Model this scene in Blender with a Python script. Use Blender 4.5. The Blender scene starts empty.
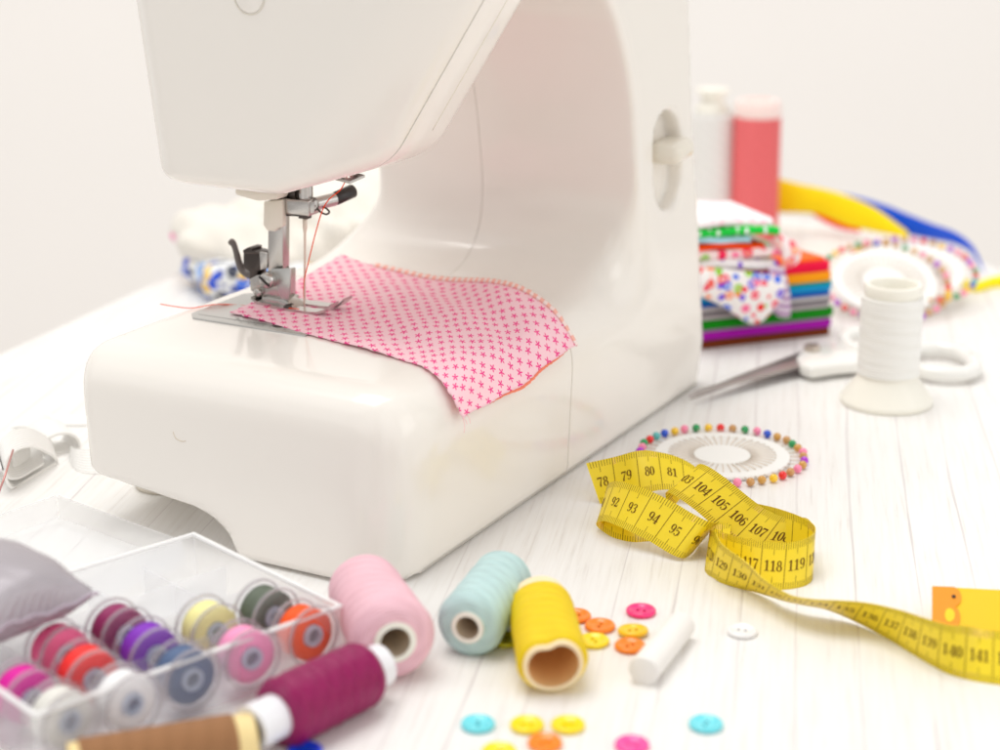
import bpy, bmesh, math, random
import numpy as np
from mathutils import Vector, Matrix
random.seed(7); rng = np.random.default_rng(7)
SC = bpy.context.scene
COL = SC.collection
# ---------------------------------------------------------------- camera
H = .303; PIT = math.radians(17.2); FPX = 1840.
cam = bpy.data.cameras.new('camera'); camo = bpy.data.objects.new('camera', cam); COL.objects.link(camo)
camo.location = (0, 0, H); camo.rotation_euler = (math.pi/2 - PIT, 0, 0)
cam.sensor_width = 36; cam.lens = 36*FPX/1000; cam.clip_start = .02; cam.clip_end = 50
cam.dof.use_dof = True; cam.dof.focus_distance = .80; cam.dof.aperture_fstop = 6.0
SC.camera = camo
# ---------------------------------------------------------------- world and lamps
w = bpy.data.worlds.new("World"); SC.world = w; w.use_nodes = True
bgn = w.node_tree.nodes['Background']; bgn.inputs[1].default_value = .86
_t = w.node_tree.nodes.new('ShaderNodeTexCoord'); _n = w.node_tree.nodes.new('ShaderNodeTexNoise'); _n.inputs['Scale'].default_value = 1.7; _n.inputs['Detail'].default_value = 1.
_r = w.node_tree.nodes.new('ShaderNodeValToRGB'); _r.color_ramp.elements[0].position = .40; _r.color_ramp.elements[0].color = (.56, .54, .52, 1); _r.color_ramp.elements[1].position = .58; _r.color_ramp.elements[1].color = (1.2, 1.19, 1.17, 1)
w.node_tree.links.new(_t.outputs['Generated'], _n.inputs['Vector']); w.node_tree.links.new(_n.outputs[0], _r.inputs[0]); w.node_tree.links.new(_r.outputs[0], bgn.inputs[0])
SC.view_settings.view_transform = 'Standard'; SC.view_settings.look = 'None'
SC.cycles.transparent_max_bounces = 48; SC.cycles.max_bounces = 14; SC.cycles.diffuse_bounces = 6
SC.view_settings.exposure = 0.15; SC.view_settings.gamma = 1
def area(name, loc, target, size, power, col=(1, 1, 1)):
    l = bpy.data.lights.new(name, 'AREA'); l.shape = 'RECTANGLE'; l.size, l.size_y = size; l.energy = power; l.color = col
    o = bpy.data.objects.new(name, l); COL.objects.link(o); o.location = loc
    d = Vector(target) - Vector(loc); o.rotation_euler = d.to_track_quat('-Z', 'Y').to_euler(); return o
area('softbox_above', (-.35, 1.15, 2.3), (0, .8, 0), (1.5, 1.3), 31, (1, .99, .965))
area('softbox_side', (1.7, .1, 1.0), (0, .85, .1), (1.0, 1.0), 3.2, (1, .99, .97))
# ---------------------------------------------------------------- picture <-> table geometry (real metres)
CF = np.array([0, math.cos(PIT), -math.sin(PIT)]); CU = np.array([0, math.sin(PIT), math.cos(PIT)]); CR = np.array([1., 0, 0]); CC = np.array([0, 0, H])
def ray(x, y): return CF + CR*(x-500)/FPX + CU*(375-y)/FPX
def gz(x, y, z=0.):
    d = ray(x, y); return CC + d*((z-H)/d[2])
def gy(x, y, Y):
    d = ray(x, y); return CC + d*(Y/d[1])
def V3(p): return Vector((float(p[0]), float(p[1]), float(p[2])))
# ---------------------------------------------------------------- materials
def lin(c):
    q = [(x/12.92 if x <= .04045 else ((x+.055)/1.055)**2.4) for x in [v/255 for v in c]]
    if max(c)-min(c) > 40:
        y = .3*q[0]+.55*q[1]+.15*q[2]; q = [min(1., max(.002, y+(x-y)*1.22)) for x in q]
    return tuple(q) + (1,)
def newmat(name):
    m = bpy.data.materials.new(name); m.use_nodes = True; nt = m.node_tree; return m, nt, nt.nodes['Principled BSDF']
def nd(nt, t, **k):
    n = nt.nodes.new(t)
    for a, b in k.items(): setattr(n, a, b)
    return n
def mth(nt, op, a, b=None, c=None):
    n = nd(nt, 'ShaderNodeMath', operation=op)
    for i, v in enumerate((a, b, c)):
        if v is None: continue
        if isinstance(v, (int, float)): n.inputs[i].default_value = v
        else: nt.links.new(v, n.inputs[i])
    return n.outputs[0]
def mix(nt, f, a, b):
    n = nd(nt, 'ShaderNodeMix', data_type='RGBA')
    for i, v in ((0, f), (6, a), (7, b)):
        if hasattr(v, 'links'): nt.links.new(v, n.inputs[i])
        else: n.inputs[i].default_value = v
    return n.outputs[2]
def bump(nt, p, h, dist, strength=1.):
    b = nd(nt, 'ShaderNodeBump'); b.inputs['Strength'].default_value = strength; b.inputs['Distance'].default_value = dist
    nt.links.new(h, b.inputs['Height']); nt.links.new(b.outputs[0], p.inputs['Normal'])
def coords(nt, which='Object', scale=(1, 1, 1), rot=(0, 0, 0)):
    t = nd(nt, 'ShaderNodeTexCoord'); m = nd(nt, 'ShaderNodeMapping'); m.inputs['Scale'].default_value = scale; m.inputs['Rotation'].default_value = rot
    nt.links.new(t.outputs[which], m.inputs[0]); return m.outputs[0]
def noise(nt, vec, scale, detail=3, rough=.5):
    n = nd(nt, 'ShaderNodeTexNoise'); n.inputs['Scale'].default_value = scale; n.inputs['Detail'].default_value = detail; n.inputs['Roughness'].default_value = rough
    nt.links.new(vec, n.inputs['Vector']); return n.outputs[0]
def ramp(nt, f, stops, const=False):
    r = nd(nt, 'ShaderNodeValToRGB'); cr = r.color_ramp
    if const: cr.interpolation = 'CONSTANT'
    while len(cr.elements) < len(stops): cr.elements.new(.5)
    for e, (p, c) in zip(cr.elements, stops): e.position = p; e.color = c if len(c) == 4 else (*c, 1)
    nt.links.new(f, r.inputs[0]); return r.outputs[0]
def simple(name, rgb, rough=.5, metal=0., coat=0., alpha=1., nbump=0., nscale=200., sheen=0., sss=0., var=0., trans=0., emit=None):
    m, nt, p = newmat(name); c = lin(rgb)
    p.inputs['Base Color'].default_value = c; p.inputs['Roughness'].default_value = rough; p.inputs['Metallic'].default_value = metal
    p.inputs['Coat Weight'].default_value = coat; p.inputs['Coat Roughness'].default_value = .06 if name.startswith('machine') else .08; p.inputs['Alpha'].default_value = alpha
    p.inputs['Sheen Weight'].default_value = sheen*.25; p.inputs['Specular IOR Level'].default_value = .5 if (coat or metal or rough < .4) else .2; p.inputs['Transmission Weight'].default_value = trans
    if sss: p.inputs['Subsurface Weight'].default_value = sss; p.inputs['Subsurface Radius'].default_value = (.003, .002, .0015); p.inputs['Subsurface Scale'].default_value = 1.
    vec = coords(nt)
    if var or nbump: n = noise(nt, vec, nscale, 4)
    if var:
        k = ramp(nt, n, [(.3, tuple(x*(1-var) for x in c[:3])), (.7, tuple(min(1, x*(1+var*.5)) for x in c[:3]))]); nt.links.new(k, p.inputs['Base Color'])
    if nbump: bump(nt, p, n, nbump)
    return m
def thread_mat(name, rgb, pitch=.0006, rough=.5, cross=3., depth=.00024, dark=.80):
    m, nt, p = newmat(name); c = lin(rgb)
    t = nd(nt, 'ShaderNodeTexCoord'); s = nd(nt, 'ShaderNodeSeparateXYZ'); nt.links.new(t.outputs['UV'], s.inputs[0])
    nz = noise(nt, t.outputs['UV'], 60, 3)
    def fam(sl, pt):
        a = mth(nt, 'ADD', mth(nt, 'MULTIPLY', s.outputs[1], 2*math.pi/pt), mth(nt, 'MULTIPLY', s.outputs[0], sl*2*math.pi))
        a = mth(nt, 'ADD', a, mth(nt, 'MULTIPLY', nz, 2.6))
        return mth(nt, 'SINE', a)
    pitch = max(pitch, .0008)*1.45; h = mth(nt, 'MAXIMUM', fam(cross, pitch), mth(nt, 'MULTIPLY', fam(-cross, pitch*1.21), .9))
    col = ramp(nt, mth(nt, 'MULTIPLY_ADD', h, .4, .5), [(0., tuple(x*dark for x in c[:3])), (.6, c[:3]), (1, tuple(min(1, x*1.15+.01) for x in c[:3]))])  # shade between strands painted into the colour: grooves darker, crests lighter
    nt.links.new(col, p.inputs['Base Color']); p.inputs['Roughness'].default_value = rough; p.inputs['Specular IOR Level'].default_value = .4
    bump(nt, p, h, depth, .9); return m
MAT = {}
MAT['plastic'] = simple('machine_plastic', (243, 238, 231), .2, coat=.5, nbump=.00001, nscale=30)
MAT['plastic2'] = simple('machine_plastic_ivory', (233, 226, 212), .22, coat=.2)
MAT['chrome'] = simple('brushed_steel', (196, 192, 188), .24, 1., nbump=.00001, nscale=900)
MAT['chrome_dark'] = simple('dark_steel', (84, 77, 74), .3, 1.)
MAT['plate'] = simple('needle_plate_steel', (205, 205, 203), .32, 1., nbump=.000006, nscale=1500)
MAT['black'] = simple('black_plastic', (40, 34, 33), .35)
MAT['grey_lever'] = simple('grey_lever', (104, 95, 91), .35)
MAT['groove'] = simple('engraving', (150, 148, 146), .5, .6)
MAT['rubber'] = simple('rubber', (225, 218, 205), .6)
MAT['darkrubber'] = simple('dark_rubber', (70, 68, 66), .7)
MAT['white_paper'] = simple('white_paper_disc', (244, 243, 240), .6)
MAT['pin_steel'] = simple('pin_steel', (226, 212, 196), .35, .35)
MAT['silver'] = simple('scissor_steel', (176, 168, 166), .34, .95)
MAT['white_handle'] = simple('white_handle_plastic', (240, 239, 235), .25, coat=.3)
MAT['spool_core'] = simple('spool_core_ivory', (246, 243, 232), .35, coat=.2, sss=.0)
MAT['spool_core_in'] = simple('spool_core_inside', (214, 198, 176), .7)
MAT['cream_core'] = simple('cream_core', (236, 216, 170), .5)
MAT['frost'] = simple('frosted_box_plastic', (240, 242, 244), .28, alpha=.38, coat=.3)
def frost(name, rgb, op):
    m, nt, p = newmat(name); p.inputs['Base Color'].default_value = lin(rgb); p.inputs['Roughness'].default_value = .3; p.inputs['Coat Weight'].default_value = .2
    tl = nd(nt, 'ShaderNodeBsdfTranslucent'); tl.inputs[0].default_value = lin(rgb); tp = nd(nt, 'ShaderNodeBsdfTransparent')
    a = nd(nt, 'ShaderNodeMixShader'); a.inputs[0].default_value = .68; b = nd(nt, 'ShaderNodeMixShader'); b.inputs[0].default_value = op
    nt.links.new(p.outputs[0], a.inputs[1]); nt.links.new(tl.outputs[0], a.inputs[2]); nt.links.new(tp.outputs[0], b.inputs[1]); nt.links.new(a.outputs[0], b.inputs[2])
    nt.links.new(b.outputs[0], nt.nodes['Material Output'].inputs[0]); return m
MAT['frost'] = frost('frosted_box', (250, 251, 253), .30)
MAT['frost_rim'] = simple('frosted_box_rim', (250, 250, 250), .25, alpha=.75)
MAT['clear'] = frost('clear_bobbin_plastic', (240, 238, 246), .08)
MAT['clear_hub'] = frost('clear_bobbin_hub', (236, 242, 252), .85)
MAT['clear_rim'] = simple('clear_bobbin_rim', (190, 184, 188), .12, alpha=.40, coat=1.)
MAT['chalk'] = simple('tailor_chalk', (240, 236, 232), .75, nbump=.0001, nscale=400)
MAT['elastic'] = None
def sat(name, rgb):
    m = simple(name, rgb, .38, .35); nt = m.node_tree; p = nt.nodes['Principled BSDF']
    v = coords(nt, 'Object', (1, 1, 1), (0, 0, .5)); wv = nd(nt, 'ShaderNodeTexWave'); wv.inputs['Scale'].default_value = 420; wv.inputs['Distortion'].default_value = 1.; nt.links.new(v, wv.inputs['Vector'])
    bump(nt, p, wv.outputs['Fac'], .00016, .8); p.inputs['Anisotropic'].default_value = .4; return m
MAT['satin'] = sat('mauve_satin', (180, 174, 180))
# table: painted white boards with fine grain
def table_mat():
    m, nt, p = newmat('white_washed_wood')
    ang = -(math.radians(81) - math.pi/2)
    vec = coords(nt, 'Object', (1, 1, 1), (0, 0, ang))
    mp = nd(nt, 'ShaderNodeMapping'); mp.inputs['Scale'].default_value = (1, .035, 1); nt.links.new(vec, mp.inputs[0])
    n1 = noise(nt, mp.outputs[0], 420, 6, .65)
    mp2 = nd(nt, 'ShaderNodeMapping'); mp2.inputs['Scale'].default_value = (1, .06, 1); nt.links.new(vec, mp2.inputs[0])
    n2 = noise(nt, mp2.outputs[0], 90, 4, .6)
    base = ramp(nt, n1, [(.31, lin((222, 218, 214))), (.42, lin((235, 233, 230))), (.56, lin((240, 239, 237)))])
    # broken thin lilac grain lines
    s = nd(nt, 'ShaderNodeSeparateXYZ'); nt.links.new(vec, s.inputs[0])
    wob = mth(nt, 'MULTIPLY', mth(nt, 'SUBTRACT', noise(nt, mp2.outputs[0], 22, 3), .5), .022)
    fx = mth(nt, 'ADD', s.outputs[0], wob)
    c = mth(nt, 'ABSOLUTE', mth(nt, 'SUBTRACT', mth(nt, 'FRACT', mth(nt, 'DIVIDE', fx, .0235)), .5))
    line = mth(nt, 'LESS_THAN', c, mth(nt, 'MULTIPLY', mth(nt, 'SUBTRACT', n2, .35), .11))
    strong = mth(nt, 'MULTIPLY', line, mth(nt, 'MULTIPLY_ADD', noise(nt, mp2.outputs[0], 160, 3), 1.2, -.15))
    base = mix(nt, strong, base, lin((188, 178, 180)))
    # patches
    pn = noise(nt, vec, 12, 2)
    base = mix(nt, mth(nt, 'MULTIPLY', pn, .25), base, lin((238, 234, 230)))
    nt.links.new(base, p.inputs['Base Color']); p.inputs['Roughness'].default_value = .38
    hh = mth(nt, 'SUBTRACT', n1, mth(nt, 'MULTIPLY', strong, .6)); bump(nt, p, hh, .0004, .5)
    return m
MAT['table'] = table_mat()
MAT['rawwood'] = simple('raw_wood_edge', (214, 160, 110), .6, var=.2, nscale=120)
MAT['wall'] = simple('painted_wall', (249, 244, 239), .9, var=.01, nscale=3)
# ---------------------------------------------------------------- mesh helpers
ORG = {}
def link(o, parent=None):
    COL.objects.link(o)
    if parent is not None: o.parent = parent; ORG[o.name] = ORG.get(parent.name, (0, 0, 0))
    return o
def thing(name, label, cat, loc=(0, 0, 0), rz=0., group=None, local=False):
    o = bpy.data.objects.new(name, None); COL.objects.link(o); o.empty_display_size = .01
    o.location = tuple(map(float, loc)); o.rotation_euler = (0, 0, rz); tag(o, label, cat, group)
    ORG[o.name] = (0, 0, 0) if local else tuple(map(float, loc)); return o
def tag(o, label=None, cat=None, group=None, kind=None):
    if label: o['label'] = label
    if cat: o['category'] = cat
    if group: o['group'] = group
    if kind: o['kind'] = kind
    return o
def mesh(name, V, F, mats, parent=None, smooth=True, mi=None, uv=None, sharp=None, origin=None):
    me = bpy.data.meshes.new(name); V = np.asarray(V, float)
    off = ORG.get(parent.name, (0, 0, 0)) if parent is not None else (origin if origin is not None else (0, 0, 0))
    V = V - np.array(off)
    me.from_pydata([tuple(map(float, v)) for v in V], [], [tuple(map(int, f)) for f in F])
    for m in (mats if isinstance(mats, (list, tuple)) else [mats]): me.materials.append(m)
    if mi is not None: me.polygons.foreach_set('material_index', [int(i) for i in mi])
    if uv is not None:
        l = me.uv_layers.new(name='UVMap'); vi = np.zeros(len(me.loops), int); me.loops.foreach_get('vertex_index', vi)
        l.data.foreach_set('uv', np.asarray(uv, float)[vi].ravel())
    me.polygons.foreach_set('use_smooth', [bool(smooth)]*len(me.polygons))
    me.update()
    if sharp: me.set_sharp_from_angle(angle=math.radians(sharp))
    o = bpy.data.objects.new(name, me)
    if parent is None:
        o.location = tuple(map(float, off))
        ORG_name = None
    link(o, parent)
    if parent is None: ORG[o.name] = tuple(map(float, off))
    return o
class MB:
    def __init__(s): s.v = []; s.f = []; s.m = []; s.u = []
    def add(s, V, F, mi=0, uv=None):
        b = len(s.v); s.v += [tuple(map(float, x)) for x in V]; s.f += [tuple(i+b for i in f) for f in F]; s.m += [mi]*len(F)
        s.u += list(uv) if uv is not None else [(0, 0)]*len(V); return s
    def build(s, name, mats, parent=None, smooth=True, sharp=None, origin=None):
        return mesh(name, s.v, s.f, mats, parent, smooth, s.m, s.u, sharp, origin)
def frame(ax, up=(0, 0, 1)):
    a = np.array(ax, float); a /= np.linalg.norm(a); u = np.array(up, float)
    if abs(a@u) > .98: u = np.array([0, 1., 0])
    x = np.cross(u, a); x /= np.linalg.norm(x); y = np.cross(a, x); return x, y, a
def lathe(prof, org=(0, 0, 0), ax=(0, 0, 1), n=40, closed=False, rfun=None):
    """prof: (r, h) along the axis; returns V, F, UV(angle, length)"""
    x, y, a = frame(ax); org = np.array(org, float); V = []; F = []; U = []; L = 0; k = len(prof)
    for i, (r, h) in enumerate(prof):
        if i: L += math.hypot(r-prof[i-1][0], h-prof[i-1][1])
        for j in range(n+1):
            t = 2*math.pi*j/n; rr = r*(rfun(t, h) if rfun else 1)
            V.append(org + a*h + (x*math.cos(t)+y*math.sin(t))*rr); U.append((j/n, L))
    for i in range(k-1 if not closed else k):
        i2 = (i+1) % k
        for j in range(n): F.append((i*(n+1)+j, i*(n+1)+j+1, i2*(n+1)+j+1, i2*(n+1)+j))
    return V, F, U
def weld(o, d=1e-6):
    bm = bmesh.new(); bm.from_mesh(o.data); bmesh.ops.remove_doubles(bm, verts=bm.verts, dist=d); bmesh.ops.recalc_face_normals(bm, faces=bm.faces); bm.to_mesh(o.data); bm.free(); return o
def tube(pts, r, n=8, cap=True):
    P = [np.array(p, float) for p in pts]; V = []; F = []; m = len(P); R = r if hasattr(r, '__len__') else [r]*m
    prev = None
    for i, p in enumerate(P):
        t = P[min(i+1, m-1)] - P[max(i-1, 0)]; t /= (np.linalg.norm(t)+1e-12)
        if prev is None: x, y, _ = frame(t)
        else:
            x = prev - t*(prev@t); x /= np.linalg.norm(x); y = np.cross(t, x)
        prev = x
        for j in range(n): a = 2*math.pi*j/n; V.append(p + (x*math.cos(a)+y*math.sin(a))*R[i])
    for i in range(m-1):
        for j in range(n): F.append((i*n+j, i*n+(j+1) % n, (i+1)*n+(j+1) % n, (i+1)*n+j))
    if cap: F.append(tuple(range(n-1, -1, -1))); F.append(tuple((m-1)*n+j for j in range(n)))
    return V, F
def catmull(P, k=8, closed=False):
    P = np.asarray(P, float); out = []; n = len(P)
    rngs = range(n if closed else n-1)
    for i in rngs:
        g = (lambda j: P[j % n]) if closed else (lambda j: P[j] if 0 <= j < n else (2*P[0]-P[1] if j < 0 else 2*P[-1]-P[-2]))
        p0, p1, p2, p3 = g(i-1), g(i), g(i+1), g(i+2)
        for s in range(k):
            t = s/k; out.append(.5*((2*p1)+(-p0+p2)*t+(2*p0-5*p1+4*p2-p3)*t*t+(-p0+3*p1-3*p2+p3)*t**3))
    if not closed: out.append(P[-1])
    return np.array(out)
def rbox(size, r=.001, seg=3, M=None):
    bm = bmesh.new(); bmesh.ops.create_cube(bm, size=1.); bmesh.ops.scale(bm, vec=size, verts=bm.verts)
    bmesh.ops.bevel(bm, geom=list(bm.edges), offset=r, segments=seg, profile=.5, affect='EDGES')
    if M is not None: bmesh.ops.transform(bm, matrix=M, verts=bm.verts)
    bm.verts.index_update(); V = [tuple(v.co) for v in bm.verts]; F = [tuple(v.index for v in f.verts) for f in bm.faces]; bm.free(); return V, F
def prism(poly, w0, w1, fmap, bev=0.):
    """extrude 2D polygon between w0 and w1; fmap(a, b, w) -> 3D"""
    bm = bmesh.new(); n = len(poly)
    A = [bm.verts.new(fmap(*p, w0)) for p in poly]; B = [bm.verts.new(fmap(*p, w1)) for p in poly]
    bm.faces.new(A); bm.faces.new(B[::-1])
    for i in range(n): bm.faces.new((A[i], B[i], B[(i+1) % n], A[(i+1) % n]))
    bmesh.ops.recalc_face_normals(bm, faces=bm.faces)
    if bev: bmesh.ops.bevel(bm, geom=list(bm.edges), offset=bev, segments=2, profile=.5, affect='EDGES')
    bm.verts.index_update(); V = [tuple(v.co) for v in bm.verts]; F = [tuple(v.index for v in f.verts) for f in bm.faces]; bm.free(); return V, F
# ---------------------------------------------------------------- signed distance surfaces
def smax(a, b, k): return np.maximum(a, b) + np.maximum(k-np.abs(a-b), 0)**2/(4*k)
def smin(a, b, k): return -smax(-a, -b, k)
def sstep(x, a, b): t = np.clip((x-a)/(b-a), 0, 1); return t*t*(3-2*t)
def surfnet(fn, lo, hi, h, proj=3):
    lo = np.array(lo, float); n = np.ceil((np.array(hi)-lo)/h).astype(int)+1
    ax = [lo[i]+h*np.arange(n[i]) for i in range(3)]; X, Y, Z = np.meshgrid(*ax, indexing='ij'); D = fn(X, Y, Z); ins = D < 0
    nc = n-1; acc = np.zeros((*nc, 3)); cnt = np.zeros(tuple(nc), int)
    sl = lambda A, c: A[c[0]:nc[0]+c[0], c[1]:nc[1]+c[1], c[2]:nc[2]+c[2]]
    cs = [(a, b, c) for a in (0, 1) for b in (0, 1) for c in (0, 1)]
    for a in cs:
        for d in range(3):
            if a[d]: continue
            b = list(a); b[d] = 1; b = tuple(b); da, db = sl(D, a), sl(D, b); x = sl(ins, a) != sl(ins, b)
            t = np.where(x, da/(da-db+1e-20), 0); cnt += x
            for e in range(3): acc[..., e] += np.where(x, a[e] + (t if e == d else 0), 0)
    m = cnt > 0; idx = -np.ones(tuple(nc), int); idx[m] = np.arange(m.sum())
    I = np.argwhere(m); P = lo + h*(I + acc[m]/cnt[m][:, None]); Q = []
    for d in range(3):
        e, f = (d+1) % 3, (d+2) % 3
        A = [slice(None)]*3; A[d] = slice(0, n[d]-1); B = [slice(None)]*3; B[d] = slice(1, n[d])
        for g in (e, f): A[g] = B[g] = slice(1, n[g]-1)
        A, B = tuple(A), tuple(B); x = ins[A] != ins[B]; J = np.argwhere(x); up = ins[A][x]
        J[:, e] += 1; J[:, f] += 1
        def cell(de, df): K = J.copy(); K[:, e] += de; K[:, f] += df; return idx[K[:, 0], K[:, 1], K[:, 2]]
        q = np.stack([cell(-1, -1), cell(0, -1), cell(0, 0), cell(-1, 0)], 1); q[~up] = q[~up][:, ::-1]; Q.append(q)
    Q = np.concatenate(Q); Q = Q[(Q >= 0).all(1)]
    for _ in range(proj):
        ee = 3e-4; d0 = fn(*P.T); G = np.stack([fn(*(P+ee*np.eye(3)[i]).T)-fn(*(P-ee*np.eye(3)[i]).T) for i in range(3)], 1)/(2*ee)
        st = np.clip(d0/np.maximum((G*G).sum(1), .05), -h*.5, h*.5); P = P - G*st[:, None]
    return P, Q
# ================================================================ SETTING
def build_setting():
    pts = [(-.62, .1), (-.289, 1.018), (-.172, 1.34), (-.14, 1.40), (-.08, 1.42), (.17, 1.41), (.23, 1.385), (.29, 1.33), (.33, 1.265), (.36, 1.15), (.46, .75), (.56, .1)]
    V, F = prism(pts, 0., -.028, lambda a, b, w_: (a, b, w_), 0)
    mi = [1]*len(F); mi[0] = 0
    o = mesh('table_top', V, F, [MAT['table'], MAT['rawwood']], None, False, mi); bm = bmesh.new(); bm.from_mesh(o.data)
    bmesh.ops.recalc_face_normals(bm, faces=bm.faces)
    for f in bm.faces: f.material_index = 0 if f.normal.z > .5 else 1
    bm.to_mesh(o.data); bm.free(); tag(o, 'white washed wooden table top with fine grey grain', None, None, 'structure')
    o = mesh('wall', [(-4, 2.9, -1.5), (4, 2.9, -1.5), (4, 2.9, 3), (-4, 2.9, 3), (-4, 3., -1.5), (4, 3., -1.5), (4, 3., 3), (-4, 3., 3)], [(0, 1, 2, 3), (4, 7, 6, 5), (0, 4, 5, 1), (1, 5, 6, 2), (2, 6, 7, 3), (3, 7, 4, 0)], MAT['wall'], None, False)
    tag(o, 'plain pale warm grey wall behind the table', None, None, 'structure')
build_setting()
# ================================================================ SEWING MACHINE  (local axes u along the front edge, v to the back, z up)
O = gz(410, 585); A_ = gz(700, 385); UD = (A_-O)/np.linalg.norm(A_-O); VD = np.array([-UD[1], UD[0], 0]); ANG = math.atan2(UD[1], UD[0])
def W(u, v, z): return O + UD*u + VD*v + np.array([0, 0, z])
def onu(x, y, u):
    d = ray(x, y); t = (u-(CC-O)@UD)/(d@UD); q = CC+d*t-O; return (u, float(q@VD), float(q[2]+O[2]))
def onv(x, y, v):
    d = ray(x, y); t = (v-(CC-O)@VD)/(d@VD); q = CC+d*t-O; return (float(q@UD), v, float(q[2]+O[2]))
def onz(x, y, z): q = gz(x, y, z)-O; return (float(q@UD), float(q@VD), z)
BT = .0775
def machine_sdf(u, v, z):
    um = -.013*(1-z/.075)
    bed = smax(z-BT, um-u, .020)
    bed = np.maximum(bed, u-.31)
    col = np.maximum(.228-(np.clip(z, 0, .2)-.08)*.17-u, u-(.3175-z*.188-.013*(1-sstep(z, -.005, .03)))); col = smax(col, z-.292, .03)
    arm = np.maximum(np.maximum(.236-z, .06-u), u-.29); arm = smax(arm, z-.292, .03)
    b2 = smin(smin(bed, col, .055), arm, .085); b2 = smax(b2, u-(.3175-z*.188-.013*(1-sstep(z, -.005, .03))), .006)
    t = np.maximum(sstep(z, .07, .13), sstep(u, .24, .29)); kf = .028*(1-t)+.0045*t; t2 = sstep(z, .07, .11)
    vm = (.160+(np.clip(z, .02, .08)-.02)*.2)*(1-t2)+.153*t2
    b = smax(b2, -v, kf); b = smax(b, v-vm, .009); b = np.maximum(b, -z+.0012)
    cut = np.maximum(smax(.0755-v, z-(.0200+(v-.124)*.10), .030), u-.19); b = smax(b, -cut, .004)
    vf = np.maximum(.046-(z-.158)*.64, -.003)
    hd = smax(.055-u, u-.108, .008); hd = smax(hd, ((.055-u)*.026+(vf+.026-v)*.016)/.0305, .014)
    hd = smax(hd, vf-v, .01); hd = smax(hd, v-(.1685+(z-.155)*.12), .016); hd = smax(hd, .1405+np.maximum(.10-v, 0)*.32-z, .008); hd = smax(hd, z-.292, .03)
    b = smin(b, hd, .006)
    c2 = np.hypot(u-(.2555+(.132-z)*.12), z-np.clip(z, .1245, .1405))-.0172; pit = np.maximum(c2, v-(.009+0*u)); b = smax(b, -pit, .003)
    return b
def split_mesh(src, name, planes, parent, mat):
    bm = bmesh.new(); bm.from_mesh(src)
    for pl_ in planes:
        co, no = pl_[:2]; ztop = pl_[2] if len(pl_) > 2 else 9.
        no = Vector(no).normalized(); co = Vector(co) - no*(.00016 if abs(no.y) > .9 else .00032)
        fs = [f for f in bm.faces if all(v.co.z < ztop for v in f.verts)]; gm = list({v for f in fs for v in f.verts})+list({e for f in fs for e in f.edges})+fs
        bmesh.ops.bisect_plane(bm, geom=gm, dist=1e-6, plane_co=co, plane_no=no, clear_outer=True)
        be = [e for e in bm.edges if e.is_boundary]
        r = bmesh.ops.triangle_fill(bm, edges=be, use_beauty=True, normal=no)
        for e in be: e.smooth = False
        for g in r['geom']:
            if isinstance(g, bmesh.types.BMFace): g.smooth = False
    me = bpy.data.meshes.new(name); bm.to_mesh(me); bm.free(); me.materials.append(mat)
    o = bpy.data.objects.new(name, me); link(o, parent); return o
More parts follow.
